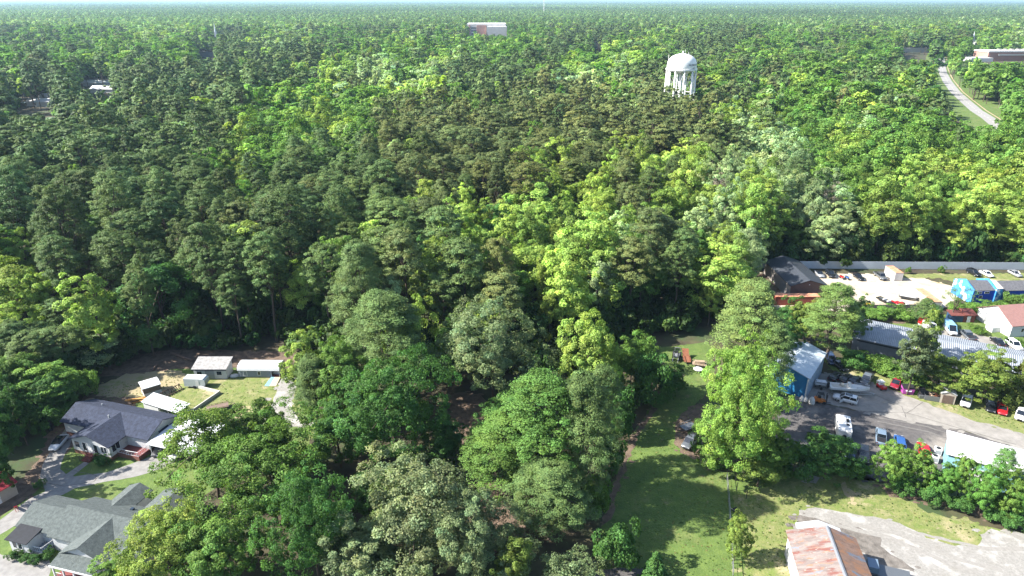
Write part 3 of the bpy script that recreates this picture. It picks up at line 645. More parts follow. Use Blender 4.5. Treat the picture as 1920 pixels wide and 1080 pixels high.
# --- sheds at the edge of the wood
SHG = mat('weathered grey shingles', (.30, .29, .28), .9, .25, 1.8, (.36, .35, .34), bump=.4)
s1 = thing('shed', 'white shed with a grey slanted roof and double doors', 'shed', P(366, 711), 0)
MB().box(0, 7.2, 0, 3.5, .12, 2.65).build('wall', WHITE, s1); shed_roof(s1, -.3, 7.5, -.4, 3.9, 2.62, 3.5, SHG); MB().box(-.3, 7.5, -.46, -.41, 2.42, 2.66).build('fascia', mat('dark fascia', (.03, .035, .05), .7), s1)
MB().prism([(0, 2.66), (3.5, 2.66), (3.5, 3.38)], 0, 7.2, 'x').build('upper_wall', WHITE, s1)
for x in (1.2, 5.6): window(s1, x, 0, 1.1, 1.1, .9, 'f')
door(s1, 3.0, 0, .2, .98, 1.95, 'f', GREYP); door(s1, 4.0, 0, .2, .98, 1.95, 'f', GREYP)
s2 = thing('shed', 'long grey shed with a rounded white roof and a ramp', 'shed', P(448, 708), R(-1))
SIDE = mat('blue grey siding', (.24, .27, .31), .7, .08, 2, ribs=('X', 2.2, .3))
MB().box(0, 7.3, 0, 3.6, .2, 1.95).build('wall', SIDE, s2); MB().box(7.32, 9.3, 1.2, 3.6, .2, 1.95).build('porch_wall', WHITE, s2); MB().box(7.32, 9.3, 0, 1.2, .1, .25).build('porch_floor', DECK, s2)
pr = [(1.8-2.0*math.cos(math.pi*k/8), 1.9+1.15*math.sin(math.pi*k/8)**.8) for k in range(9)]
MB().prism(pr, -.1, 9.4, 'x').build('roof', WMETAL, s2)
for x in (.8, 1.6): window(s2, x, 0, .5, .66, 1.1, 'f', gm_=SIDE)
window(s2, 4.7, 0, .75, .6, .85, 'f')
for x in (7.4, 9.2): MB().tube((x, .06, .25), (x, .06, 1.95), .06).build('post', TRIM, s2)
MB().hexa([(7.0, -3.6, .02), (8.1, -3.6, .02), (8.1, -.05, .2), (7.3, -.05, .2), (7.0, -3.6, .08), (8.1, -3.6, .08), (8.1, -.05, .27), (7.3, -.05, .27)]).build('blue_ramp', mat('blue board', (.20, .38, .55), .8, .1), s2)
MB().hexa([(8.12, -3.6, .02), (9.6, -3.6, .02), (9.4, -.05, .2), (8.12, -.05, .2), (8.12, -3.6, .08), (9.6, -3.6, .08), (9.4, -.05, .27), (8.12, -.05, .27)]).build('plywood_ramp', mat('plywood', (.55, .44, .30), .8, .12), s2)
# --- grey-green roofed house, bottom left
h2 = thing('house', 'white house under a sprawling grey-green shingle roof, bottom left corner', 'house', (-68.6, 85.0, 0), R(-15))
gable(h2, -.5, 15.5, -4.2, 4.2, 0, 3.0, 5.0, 'x', WHITE, GREENROOF, .45); gable(h2, -7.2, -.9, -3.7, 3.0, 0, 2.9, 4.4, 'x', WHITE, GREENROOF, .4)
gable(h2, 4.2, 11.4, -6.6, 0, 0, 3.0, 4.8, 'y', WHITE, GREENROOF, .4); gable(h2, 2.6, 6.6, 2, 8.2, 0, 2.9, 3.8, 'y', WHITE, GREENROOF, .35); gable(h2, 9.2, 16.0, 1.5, 8.6, 0, 3.0, 4.5, 'y', WHITE, GREENROOF, .4)
gable(h2, 11.7, 15.4, -6.4, -3, 0, 2.6, 3.7, 'y', WHITE, GREENROOF, .3)
shed_roof(h2, 4.0, 11.8, -8.9, -6.65, 2.45, 3.05, GREENROOF); MB().box(4.0, 11.8, -8.98, -8.9, 2.3, 2.58).build('fascia', TRIM, h2)
for x in (4.2, 6.0, 7.9, 9.8, 11.5): MB().box(x, x+.2, -8.8, -8.6, 0, 2.45).build('porch_post', TRIM, h2)
railing(h2, [(4.3, -8.7), (5.6, -8.7)], .3, .9, TRIM); railing(h2, [(7.6, -8.7), (11.5, -8.7)], .3, .9, TRIM); MB().box(4.1, 11.6, -8.95, -6.62, 0, .3).build('porch_floor', DECK, h2)
MB().box(-6.6, -3.0, -6.2, -3.72, 0, 2.5).build('side_wing_wall', WHITE, h2); shed_roof(h2, -6.9, -2.7, -6.6, -3.6, 2.55, 3.05, mat('black shingles', (.022, .024, .03), .9, .3, 2), 'side_wing_roof')
for x in (-5.6, -4.6): window(h2, x, -6.2, 1.0, .75, 1.1, 'f')
MB().box(-2.9, -.9, -5.8, -3.74, .0, .6).build('side_deck', GREYP, h2); railing(h2, [(-.95, -3.8), (-1.2, -5.7), (-2.9, -5.75)], .6, .95, TRIM, 'side_railing')
MB().box(13.2, 13.5, -.6, -.3, 4.6, 5.3).build('vent_pipe', mat('black vent', (.02, .02, .02), .6), h2); window(h2, 11.4, -5, 1.1, 1.0, 1.2, 'r'); MB().box(8.0, 8.5, 2.6, 3.1, 3.85, 4.1).build('skylight', DGLASS, h2)
# --- red roofed shed at the left edge
rs = thing('shed', 'beige shed with a red roof at the left edge of the picture', 'shed', P(35, 926), R(63))
gable(rs, -6.5, 0, 0, 5.2, 0, 2.5, 3.9, 'x', mat('beige siding', (.42, .36, .30), .8, .1, ribs=('X', 2, .2)), mat('red metal roof', (.42, .03, .045), .5, .15, ribs=('X', 1.6, .4)), .3)
door(rs, -3.4, 0, .1, 1.6, 2.1, 'f', TRIM)
# --- dark steel building in the sand lot
DK = mat('dark slate roof', (.055, .062, .075), .55, .12, 1, ribs=('Y', 1.5, .3)); BRN = mat('brown siding', (.13, .075, .065), .7, .12, ribs=('X', 2.2, .4)); GRYW = mat('weathered grey wall', (.40, .36, .33), .8, .2, ribs=('Y', 2.2, .3))
b3 = thing('metal_building', 'dark slate roofed metal building in the sand lot by the long fence', 'building', (78.3, 176.6, 0), R(1.5))
gable(b3, 0, 10.2, 0, 19.5, 0, 4.0, 5.6, 'y', BRN, DK, .3)
MB().box(-.06, -.005, .02, 19.4, .05, 3.9).build('side_panel', GRYW, b3); MB().box(10.205, 10.26, .02, 19.4, .05, 3.9).build('side_panel', WHITE, b3)
MB().box(5, 5.3, -.12, -.01, 4.2, 4.4).build('wall_lamp', TRIM, b3); MB().box(-.14, -.07, 3, 7, .1, 3).build('roller_door', mat('grey roller door', (.3, .3, .31), .6, ribs=('Z', 6, .4)), b3)
# --- shipping containers
def container(label, loc, rz, L, m, top, group='shipping containers in the sand lot'):
    o = thing('shipping_container', label, 'container', loc, rz, group)
    MB().box(.05, L-.05, .05, 2.39, .12, 2.5).build('body', m, o)
    f = MB()
    for x in (0, L-.12):
        for y in (0, 2.32): f.box(x, x+.12, y, y+.12, 0, 2.58)
    f.box(.12, L-.12, 0, .1, 0, .16).box(.12, L-.12, 2.34, 2.44, 0, .16).box(.12, L-.12, 0, .1, 2.45, 2.58).box(.12, L-.12, 2.34, 2.44, 2.45, 2.58); f.build('frame', m, o)
    MB().box(.03, L-.03, .03, 2.41, 2.585, 2.62).build('roof', top, o)
    for y in (.1, 1.24): MB().box(L-.04, L+.02, y, y+1.1, .2, 2.42).build('door', m, o)
    return o
ORR = mat('faded orange roof', (.62, .22, .11), .8, .18, 1.2, (.68, .33, .2)); REDC = mat('red container steel', (.33, .06, .035), .6, .15, ribs=('X', 2.4, .8)); WHC = mat('white container steel', (.62, .6, .58), .6, .12, 2, ribs=('X', 2.4, .7)); WHC2 = mat('cream container steel', (.66, .62, .56), .6, .12, 2, ribs=('X', 2.4, .5))
container('red container with a faded orange roof in front of the dark metal building', (72.6, 172.2, 0), R(0), 12.4, REDC, ORR)
container('short white container with an orange roof against the long white fence', P(1676, 527)+Vector((2.45, 0, 0)), R(90), 6.1, WHC, ORR)
container('white container with an orange roof lying beside the blue building', (116.5, 168.6, 0), R(90), 9.6, WHC2, ORR); 
# --- long fence behind the lots, board fence below
lf = thing('long_fence', 'long pale metal fence between the sand lot and the wood', 'fence', (75, 200.3, 0), R(-.9))
MB().box(0, 100, 0, .06, .1, 2.55).build('panel', mat('pale fence panel', (.50, .54, .58), .7, .08, .5, ribs=('X', 1.2, .4)), lf)
pm = MB(); 
for k in range(34): MB().box(k*3, k*3+.1, .065, .16, 0, 2.6).build('post', GREYP, lf)
bf = thing('board_fence', 'weathered grey board fence along the lower side of the sand lot', 'fence', P(1592, 583), R(1))
BW = mat('weathered boards', (.22, .20, .18), .9, .25, 2, ribs=('X', 3.5, .5)); MB().box(0, 22, 0, .05, .05, 1.8).build('boards', BW, bf)
for k in range(9): MB().box(k*2.7, k*2.7+.12, .055, .17, 0, 1.9).build('post', BW, bf)
# --- bright blue building
BLUE = mat('bright blue paint', (.005, .065, .42), .6, .1); CYAN = mat('light blue paint', (.04, .24, .60), .6, .12, 1.2, (.08, .32, .66), patches=[((.72, .76, .78), .45, .56, .6)]); SLATE = mat('grey slate roof', (.10, .10, .11), .9, .2, 2, (.13, .13, .14), bump=.4)
b4 = thing('shop_building', 'bright blue building with light blue ends and a grey roof', 'building', (127.6, 173.4, 0), R(3))
gable(b4, 0, 6.2, 0, 7.6, 0, 3.7, 5.2, 'x', BLUE, SLATE, .02); gable(b4, 8.6, 26, 0.6, 7.4, 0, 3.4, 4.8, 'x', BLUE, SLATE, .2)
for x in (-.35, 6.22): MB().prism([(-.4, 0), (8, 0), (8, 4.2), (3.8, 5.9), (-.4, 4.2)], x, x+.33, 'x').build('end_wall', CYAN, b4)
MB().box(6.56, 8.58, .3, 7.2, 0, 4.1).build('link_wall', CYAN, b4); MB().prism([(.2, 4.12), (7.3, 4.12), (7.3, 4.3), (3.8, 5.3), (.2, 4.3)], 6.56, 8.58, 'x').build('link_roof', mat('pale link roof', (.62, .56, .5), .8, .15), b4)
window(b4, 2.4, 0, 1.6, .9, .7, 'f'); MB().box(.1, .4, -.3, -.02, .1, 3.0).build('downpipe', TRIM, b4)
for x in (1.8, 3.9): window(b4, x, 0, 3.0, 1.2, .5, 'f', fm=TRIM)
door(b4, -.35, 2.2, .05, 1.1, 2.1, 'l', TRIM)
# --- white house with a dusky pink roof, right edge
b5 = thing('house', 'white house with a dusky pink roof at the right edge', 'house', (124.6, 152.8, 0), R(8))
gable(b5, 0, 14, 0, 11, 0, 3.2, 6.2, 'x', mat('white board wall', (.68, .68, .67), .7, .05, ribs=('Z', 4, .2)), mat('dusky pink shingles', (.30, .16, .14), .9, .14, 2, bump=.3), .35)
window(b5, 3.2, 0, 1.3, .7, .9, 'f'); window(b5, 7, 0, 1.3, .9, 1.1, 'f'); MB().box(-2.3, -.02, 3, 5.2, 0, 1.3).build('entry_box', TRIM, b5)
# --- little red-brown shed
b6 = thing('shed', 'small rusty red lean-to shed in the bushes near the blue building', 'shed', P(1782, 604), R(-3))
RB = mat('rusty red boards', (.17, .05, .04), .8, .3, 2); MB().box(0, 3, 0, 2.4, 0, 1.9).build('wall', mat('blue tarp', (.03, .07, .14), .6, .2), b6); MB().box(3.02, 6, 0, 2.6, 0, 2.1).build('red_wall', RB, b6)
shed_roof(b6, -.3, 2.98, -.3, 2.7, 1.92, 2.3, RB); shed_roof(b6, 2.99, 6.3, -.4, 2.9, 2.12, 2.7, RB); door(b6, 4.4, 0, .1, .9, 1.7, 'f', TRIM)
# --- long grey ribbed barn
GM = mat('grey ribbed metal', (.29, .315, .35), .55, .12, .5, (.33, .355, .39), ribs=('X', .8, 1.0)); GW = mat('dull grey metal wall', (.20, .22, .25), .6, .15, 1, ribs=('X', 1.6, .5))
b7 = thing('barn', 'long grey barn with a pale ribbed metal roof beside the yards', 'barn', (81.3, 145.3, 0), R(-31.0))
gable(b7, 0, 52, 0, 12.2, 0, 3.8, 5.0, 'x', GW, GM, .3); MB().box(1, 51, -.36, -.31, 3.3, 3.62).build('gutter', mat('dark gutter', (.03, .035, .045), .6), b7)
for x in (12, 24, 36): door(b7, x, 0, .1, 3, 3, 'f', GREYP, 'sliding_door')
# --- blue workshop with the white roof
WR2 = mat('pale blue-white metal roof', (.60, .68, .74), .5, .06, .8, ribs=('X', 1.4, .3)); BLUE2 = mat('workshop blue', (.03, .25, .52), .6, .14, 1, ribs=('X', 2, .4)); STR = mat('blue and white stripes', (.42, .47, .52), .6, .1, ribs=('Y', 2, .4))
b8 = thing('workshop', 'blue workshop with a pale metal roof beside the boat', 'building', (62.2, 124.2, 0), R(54))
gable(b8, 0, 13.6, 0, 8.6, 0, 4.9, 6.3, 'x', BLUE2, WR2, .25)
for k in range(9): MB().box(.3+k*1.48, 1.15+k*1.48, -.05, -.006, .05, 4.6).build('wall_strip', STR, b8)
MB().box(-.09, -.006, -.02, .25, 0, 4.9).build('corner_trim', TRIM, b8); MB().box(-.08, -.006, 3, 6.4, .05, 3.6).build('roller_door', BLUE2, b8)
# --- white roofed building lower right
b9 = thing('warehouse', 'low warehouse with a bright white roof and light blue walls, lower right', 'building', (76.6, 99.0, 0), R(-31))
CY2 = mat('pale cyan wall', (.30, .58, .68), .6, .1, ribs=('X', 2, .3)); MB().box(0, 34, 0, 7.5, 0, 4.6).build('wall', CY2, b9)
MB().prism([(-.4, 4.62), (3.75, 5.1), (7.9, 4.62), (7.9, 4.76), (3.75, 5.24), (-.4, 4.76)], -.4, 34.4, 'x').build('roof', mat('bright white roof', (.80, .80, .80), .6, .03, .5, ribs=('X', .9, .15)), b9); door(b9, 5, 0, .1, 2.6, 3, 'f', TRIM, 'loading_door')
# --- rusty roofed building bottom
RUST = mat('rusty patched tin', (.26, .205, .185), .75, .25, .9, (.31, .26, .235), ribs=('Y', 2.4, .5), stretch=(.45, 1.5, 1), patches=[((.19, .075, .06), .5, .51, .60), ((.30, .16, .10), 1.3, .57, .64), ((.2, .21, .235), .38, .60, .615), ((.33, .29, .26), 2.5, .6, .66)])
RUST2 = mat('orange rusty tin', (.27, .165, .12), .75, .3, .9, (.33, .20, .14), ribs=('Y', 2.4, .5), stretch=(.5, 1.4, 1), patches=[((.30, .15, .08), .7, .5, .6), ((.16, .17, .20), .5, .56, .58)])
b10 = thing('tin_roof_barn', 'old barn with a rusty patched tin roof beside the gravel yard', 'barn', (41.9, 80.4, 0), R(-9))
b10.location = (41.6, 80.2, 0)
def rustblock():
    m = MB(); m.box(0, 9.2, -15, 0, 0, 4.3).build('wall', mat('white tin wall', (.62, .62, .60), .7, .12, ribs=('Y', 1.8, .3)), b10)
    MB().prism([(-.4, 4.25), (5.195, 5.8), (5.195, 5.95), (-.4, 4.4)], -15.3, .3, 'y').build('roof_slope', RUST, b10, label='pinkish slope with red brown rust bands'); MB().prism([(5.205, 5.8), (9.6, 4.1), (9.6, 4.25), (5.205, 5.95)], -15.3, .3, 'y').build('roof_slope', RUST2, b10, label='orange rusted slope with grey patches')
    MB().prism([(.02, 4.31), (9.18, 4.31), (5.2, 5.72)], -14.98, -.02, 'y').build('gable_wall', MATS['white tin wall'], b10)
    MB().prism([(4.95, 5.89), (5.2, 5.97), (5.45, 5.88), (5.45, 5.96), (5.2, 6.05), (4.95, 5.97)], -15.3, .3, 'y').build('ridge_cap', mat('grey tin', (.22, .23, .25), .6, .1), b10)
rustblock()
MB().prism([(2.0, 2.7), (5.2, 3.7), (8.6, 2.5), (8.6, 2.6), (5.2, 3.8), (2.0, 2.8)], .36, 4.0, 'y').build('porch_roof', mat('white ribbed tin', (.76, .78, .8), .5, .05, 2, ribs=('X', 3, .4)), b10)
for x in (2.2, 8.3): MB().tube((x, 3.8, 0), (x, 3.8, 2.6), .08).build('porch_post', GREYP, b10)
# --- water tower
wt = thing('water_tower', 'white water tower with a domed tank on columns rising above the wood', 'water tower', (112, 428, 0), R(0))
WT = mat('tower white', (.80, .80, .78), .45, .04, .3)
wt.location = (101.6, 428, 0); wt.scale = (.94, .94, .972)
MB().lathe([(.3, 38.3), (4.5, 38.7), (7.6, 39.3), (9.0, 40.3), (9.3, 41.2), (9.3, 42.6), (9.1, 44.6), (8.3, 46.5), (6.6, 48.1), (4.2, 49.2), (1.5, 49.8), (.3, 49.9)], 40).build('tank', WT, wt, True)
MB().lathe([(9.0, 40.35), (9.9, 40.35), (9.9, 41.1), (9.25, 41.1)], 40).build('balcony', WT, wt); MB().tube((0, 0, 0), (0, 0, 38.4), 1.15, n=16).build('riser_pipe', WT, wt, True)
for k in range(10):
    a = math.pi/10+k*math.pi/5; MB().tube((9.9*math.cos(a), 9.9*math.sin(a), 0), (9.0*math.cos(a), 9.0*math.sin(a), 40.3), .52, n=10).build('column', WT, wt, True)
for z in (12.5, 26.5):
    r_ = 9.9-.9*z/40
    for k in range(10):
        a, b = math.pi/10+k*math.pi/5, math.pi/10+(k+1)*math.pi/5; MB().tube((r_*math.cos(a), r_*math.sin(a), z), (r_*math.cos(b), r_*math.sin(b), z), .2, n=6).build('strut', WT, wt)
for z0, z1 in ((1, 12.5), (12.5, 26.5), (26.5, 39)):
    for k in range(10):
        a, b = math.pi/10+k*math.pi/5, math.pi/10+(k+1)*math.pi/5; ra, rb = 9.9-.9*z0/40, 9.9-.9*z1/40
        MB().tube((ra*math.cos(a), ra*math.sin(a), z0), (rb*math.cos(b), rb*math.sin(b), z1), .08, n=4).tube((ra*math.cos(b), ra*math.sin(b), z0), (rb*math.cos(a), rb*math.sin(a), z1), .08, n=4).build('cross_brace', WT, wt)
MB().tube((0, 0, 49.8), (0, 0, 51.3), .5).tube((1.5, .5, 49.6), (1.5, .5, 52), .1).tube((-8.6, 1, 44.5), (-8.6, 1, 49), .12).tube((3.6, 0, 49.2), (3.6, 0, 50.6), .12).build('antenna', WT, wt)
def lettering(parent, text, R_, z, size, a0, m):
    """letters standing on the tank's curved side; a0 = heading of the middle of the word"""
    n = len(text); st = size*.86/R_
    for i, ch in enumerate(text):
        if ch == ' ': continue
        cu = bpy.data.curves.new('letter', 'FONT'); cu.body = ch; cu.size = size; cu.extrude = .04; cu.align_x = 'CENTER'
        tmp = bpy.data.objects.new('letter', cu); me = bpy.data.meshes.new_from_object(tmp); bpy.data.objects.remove(tmp)
        me.materials.clear(); me.materials.append(m)
        o = bpy.data.objects.new('letter', me); COL.objects.link(o); o.parent = parent
        a = a0+(i-(n-1)/2)*st; o.location = (R_*math.cos(a), R_*math.sin(a), z); o.rotation_euler = (math.pi/2, 0, a+math.pi/2)
NAVYP = mat('navy lettering', (.02, .03, .07), .6, .05)
lettering(wt, 'MONCKS CORNER', 9.25, 43.0, 1.75, R(-16), NAVYP); lettering(wt, 'SC', 9.42, 41.2, 1.5, R(-50), NAVYP)
# --- far buildings
BRK = mat('far red brick', (.46, .25, .20), .9, .1, .1); PALE = mat('pale concrete wall', (.62, .58, .54), .9, .06, .1); FLAT = mat('white flat roof', (.74, .72, .70), .8, .06, .1)
def far_box(root, x0, x1, y0, y1, z0, z1, m, name): return MB().box(x0, x1, y0, y1, z0, z1).build(name, m, root)
hp = thing('hospital', 'distant red brick and white block rising above the trees, top centre', 'building', (-97, 1560, 0), 0)
far_box(hp, 0, 84, 0, 60, 0, 28.5, PALE, 'wall'); far_box(hp, 1, 83, 1, 59, 28.55, 30.5, FLAT, 'roof'); far_box(hp, 22, 42, -2, -.05, 8, 27.5, BRK, 'brick_wing'); far_box(hp, 5, 8, -2, -.05, 6, 28, BRK, 'brick_pier'); far_box(hp, 44, 86, -14, -.06, 0, 24, PALE, 'front_wing'); far_box(hp, 44, 86, -14, -.06, 24.05, 25, FLAT, 'front_roof')
for k in range(3): far_box(hp, 9.5, 21, -.5, -.04, 9+6*k, 11+6*k, DGLASS, 'window_band')
sc_ = thing('school_building', 'distant long brick building with a white roof, upper right', 'building', (652, 985, 0), R(2))
far_box(sc_, 0, 120, 0, 30, 0, 11.5, BRK, 'wall'); far_box(sc_, -1, 121, -1, 31, 11.55, 13.2, FLAT, 'roof'); far_box(sc_, 14, 100, -1.2, -.06, 7.2, 9.2, PALE, 'window_band'); far_box(sc_, -30, -.1, -12, 10, 0, 5, FLAT, 'low_wing')
for k in range(5): far_box(sc_, 20+9*k, 24+9*k, 10, 14, 13.25, 15, PALE, 'roof_unit')
def church(label, px, py_top, D, hgt):
    x = (px-960)/FPX*(D*CP+(CAMH-hgt)*SP); o = thing('church', label, 'church', (x, D, 0), 0, None)
    MB().box(-1.8, 1.8, -1.8, 1.8, 0, hgt*.55).build('tower', TRIM, o); MB().prism([(-1.9, -1.9), (1.9, -1.9), (1.9, 1.9), (-1.9, 1.9)], hgt*.55, hgt*.6).build('belfry', TRIM, o)
    MB().tube((0, 0, hgt*.6), (0, 0, hgt), 1.7, .08, 8).build('spire', mat('pale spire', (.66, .70, .74), .6, .05), o); gable(o, 2.2, 26, -5, 5, 0, 7.5, 12, 'x', TRIM, FLAT, .4); return o
church('distant white church with a thin steeple, upper left', 401, 47, 1390, 36.5); church('distant church with a pale blue-white steeple, upper right', 1828, 62, 1290, 26)
RES = [(182, 152, 690, 30, 'distant white roofed house, uppermost of the left roofs'), (190, 164, 640, 22, 'distant white two part roof beside a bright green tree, left'), (70, 198, 555, 20, 'white roofed house next to a swimming pool, far left'), (88, 186, 585, 16, 'small white roofed house behind the pool, far left')]
for px, py, D, wd, lab in RES:
    z = 5; x = (px-960)/FPX*(D*CP+(CAMH-z)*SP); o = thing('house', lab, 'house', (x-wd/2, D, 0), R(-6), 'white roofed houses far left'); gable(o, 0, wd, 0, 11, 0, 3.4, 5.6, 'x', TRIM, FLAT, .5); window(o, wd*.4, 0, 1.2, 1.6, 1.2, 'f')
pl = thing('swimming_pool', 'turquoise swimming pool by a white roofed house, far left', 'pool', P(38, 193), 0)
MB().box(0, 16, 0, 9, .02, .3).build('coping', TRIM, pl); MB().box(.6, 15.4, .6, 8.4, .31, .36).build('water', mat('pool water', (.05, .42, .55), .1, .1), pl)
# far town lot and stadium
for k, (px, py, D, wd, hh, mm, lab) in enumerate([(1712, 100, 1150, 60, 6, FLAT, 'distant pale flat roofed shop among the trees, upper right'), (1735, 94, 1260, 40, 7, BRK, 'distant orange brick block behind the pale shop, upper right'), (388, 100, 1060, 36, 6, GREYP, 'distant grey roofed block among dark trees, upper left'), (1121, 88, 1235, 12, 11, FLAT, 'distant tiny white roof left of the water tower'),
        (340, 46, 2050, 90, 9, FLAT, 'distant pale stadium stand near the horizon, left'), (232, 45, 2080, 60, 8, FLAT, 'distant white stadium building near the horizon, far left')]):
    x = (px-960)/FPX*(D*CP+(CAMH-hh)*SP); o = thing('building', lab, 'building', (x-wd/2, D, 0), 0, None); far_box(o, 0, wd, 0, wd*.4, 0, hh, PALE if mm is FLAT else mm, 'wall'); far_box(o, -.5, wd+.5, -.5, wd*.4+.5, hh+.05, hh+.9, mm if mm is not BRK else FLAT, 'roof')
def pole(label, px, py, D, h, lamp=True, group=None, name='light_pole', arm=2.2):
    x = (px-960)/FPX*(D*CP+CAMH*SP); o = thing(name, label, 'light pole' if lamp else 'utility pole', (x, D, 0), 0, group); PG = mat('pale pole', (.55, .54, .52), .6, .06)
    MB().tube((0, 0, 0), (0, 0, h), .022*h**.7, .012*h**.7, 8).build('pole', PG if lamp else mat('wood pole', (.24, .2, .17), .9, .2), o)
    MB().box(-arm/2, arm/2, -.12, .12, h-.5, h-.3).build('crossarm', PG, o)
    if lamp:
        for k in range(3): MB().box(-arm/2+k*arm*.4, -arm/2+k*arm*.4+arm*.18, -.3, .14, h-.28, h+.35).build('lamp_head', TRIM, o)
    return o
for k, (px, D, h) in enumerate([(82, 2000, 34), (109, 1950, 37), (148, 1990, 36), (154, 2010, 31), (193, 2050, 34), (208, 2080, 35), (275, 2100, 34), (293, 2110, 36)]):
    pole('tall stadium light pole near the horizon, far left', px, 40, D, h, True, 'stadium light poles near the horizon', arm=7)
pole('utility pole standing right of the far road', 1872, 200, 545, 14, False, None, 'utility_pole'); pole('utility pole among trees left of the far brick building', 1791, 130, 800, 15, False, None, 'utility_pole')
pole('light pole above the road at the far pale lot', 1737, 80, 1180, 22, True, arm=4)
pole('pale street light rising among the trees beside the long barn', 1730, 700, 134, 10, True, None, 'street_light', 1.6)
ms = thing('radio_mast', 'thin lattice radio mast at the horizon above the centre', 'mast', ((1020-960)/FPX*(3400*CP), 3400, 0), 0)
for k in range(3): a = k*2.094; MB().tube((3*math.cos(a), 3*math.sin(a), 0), (1.5*math.cos(a), 1.5*math.sin(a), 98), .5, n=5).build('leg', TRIM, ms)
MB().tube((0, 0, 98), (0, 0, 104), .4, n=6).build('antenna', TRIM, ms)
# ------------------------------------------------------------------ vehicles
TYRE = mat('tyre rubber', (.018, .018, .02), .9, .1); RIM = mat('alloy rim', (.5, .5, .52), .35, .05, metal=.8); LAMP = mat('headlamp glass', (.75, .78, .8), .1, .03); TAIL = mat('tail lamp', (.35, .01, .01), .3, .05); BLACKP = mat('black plastic', (.02, .02, .022), .6, .1)
CARGLASS = mat('car glass', (.012, .016, .022), .06, .05, spec=.9)
def paint(nm, c, metal=0): return mat('car paint '+nm, c, .28, .04, 2, coat=.6, metal=metal)
PW, PS, PK, PR, PDR = paint('white', (.72, .73, .74)), paint('silver', (.42, .43, .45), .3), paint('black', (.012, .013, .016)), paint('red', (.45, .015, .02)), paint('maroon', (.25, .012, .025))
PG_, PN, PBL, PGB = paint('grey', (.13, .14, .15), .2), paint('navy', (.02, .035, .09)), paint('blue', (.03, .10, .30)), paint('grey blue', (.16, .22, .29))
# stations: x, half width, bottom, shoulder height; and the cabin line
KINDS = {
 'sedan': dict(L=4.7, W=1.82, body=[(-2.35, .72, .42, .80), (-2.15, .86, .28, .95), (-1.3, .91, .24, .98), (0, .91, .22, .95), (1.2, .91, .24, .90), (1.95, .86, .26, .80), (2.35, .66, .36, .62)], cab=[(-1.75, .80, .95), (-1.05, .66, 1.40), (.15, .64, 1.45), (1.05, .80, .92)], wb=(-1.35, 1.4), wr=.32),
 'suv': dict(L=4.8, W=1.9, body=[(-2.4, .80, .45, 1.0), (-2.25, .92, .32, 1.12), (-1.2, .95, .3, 1.12), (0, .95, .28, 1.10), (1.2, .95, .3, 1.06), (1.95, .90, .32, .98), (2.4, .72, .42, .80)], cab=[(-2.3, .84, 1.10), (-2.0, .74, 1.70), (.2, .72, 1.76), (1.1, .84, 1.06)], wb=(-1.4, 1.45), wr=.37),
 'pickup': dict(L=5.6, W=1.95, body=[(-2.8, .9, .5, 1.0), (-2.7, .96, .4, 1.06), (-.9, .97, .38, 1.06), (0, .97, .36, 1.08), (1.3, .97, .38, 1.06), (2.4, .93, .4, 1.0), (2.8, .78, .46, .86)], cab=[(-1.0, .84, 1.07), (-.75, .76, 1.75), (.75, .74, 1.80), (1.5, .85, 1.06)], wb=(-1.7, 1.8), wr=.4),
 'van': dict(L=5.8, W=2.0, body=[(-2.9, .92, .45, 1.2), (-2.85, .98, .34, 1.25), (-1, 1.0, .32, 1.25), (.8, 1.0, .32, 1.2), (1.8, 1.0, .32, 1.1), (2.6, .94, .34, 1.0), (2.9, .78, .45, .82)], cab=[(-2.86, .92, 1.24), (-2.7, .86, 2.35), (1.0, .86, 2.4), (2.1, .88, 1.08)], wb=(-1.8, 1.8), wr=.36)}
VC = {}
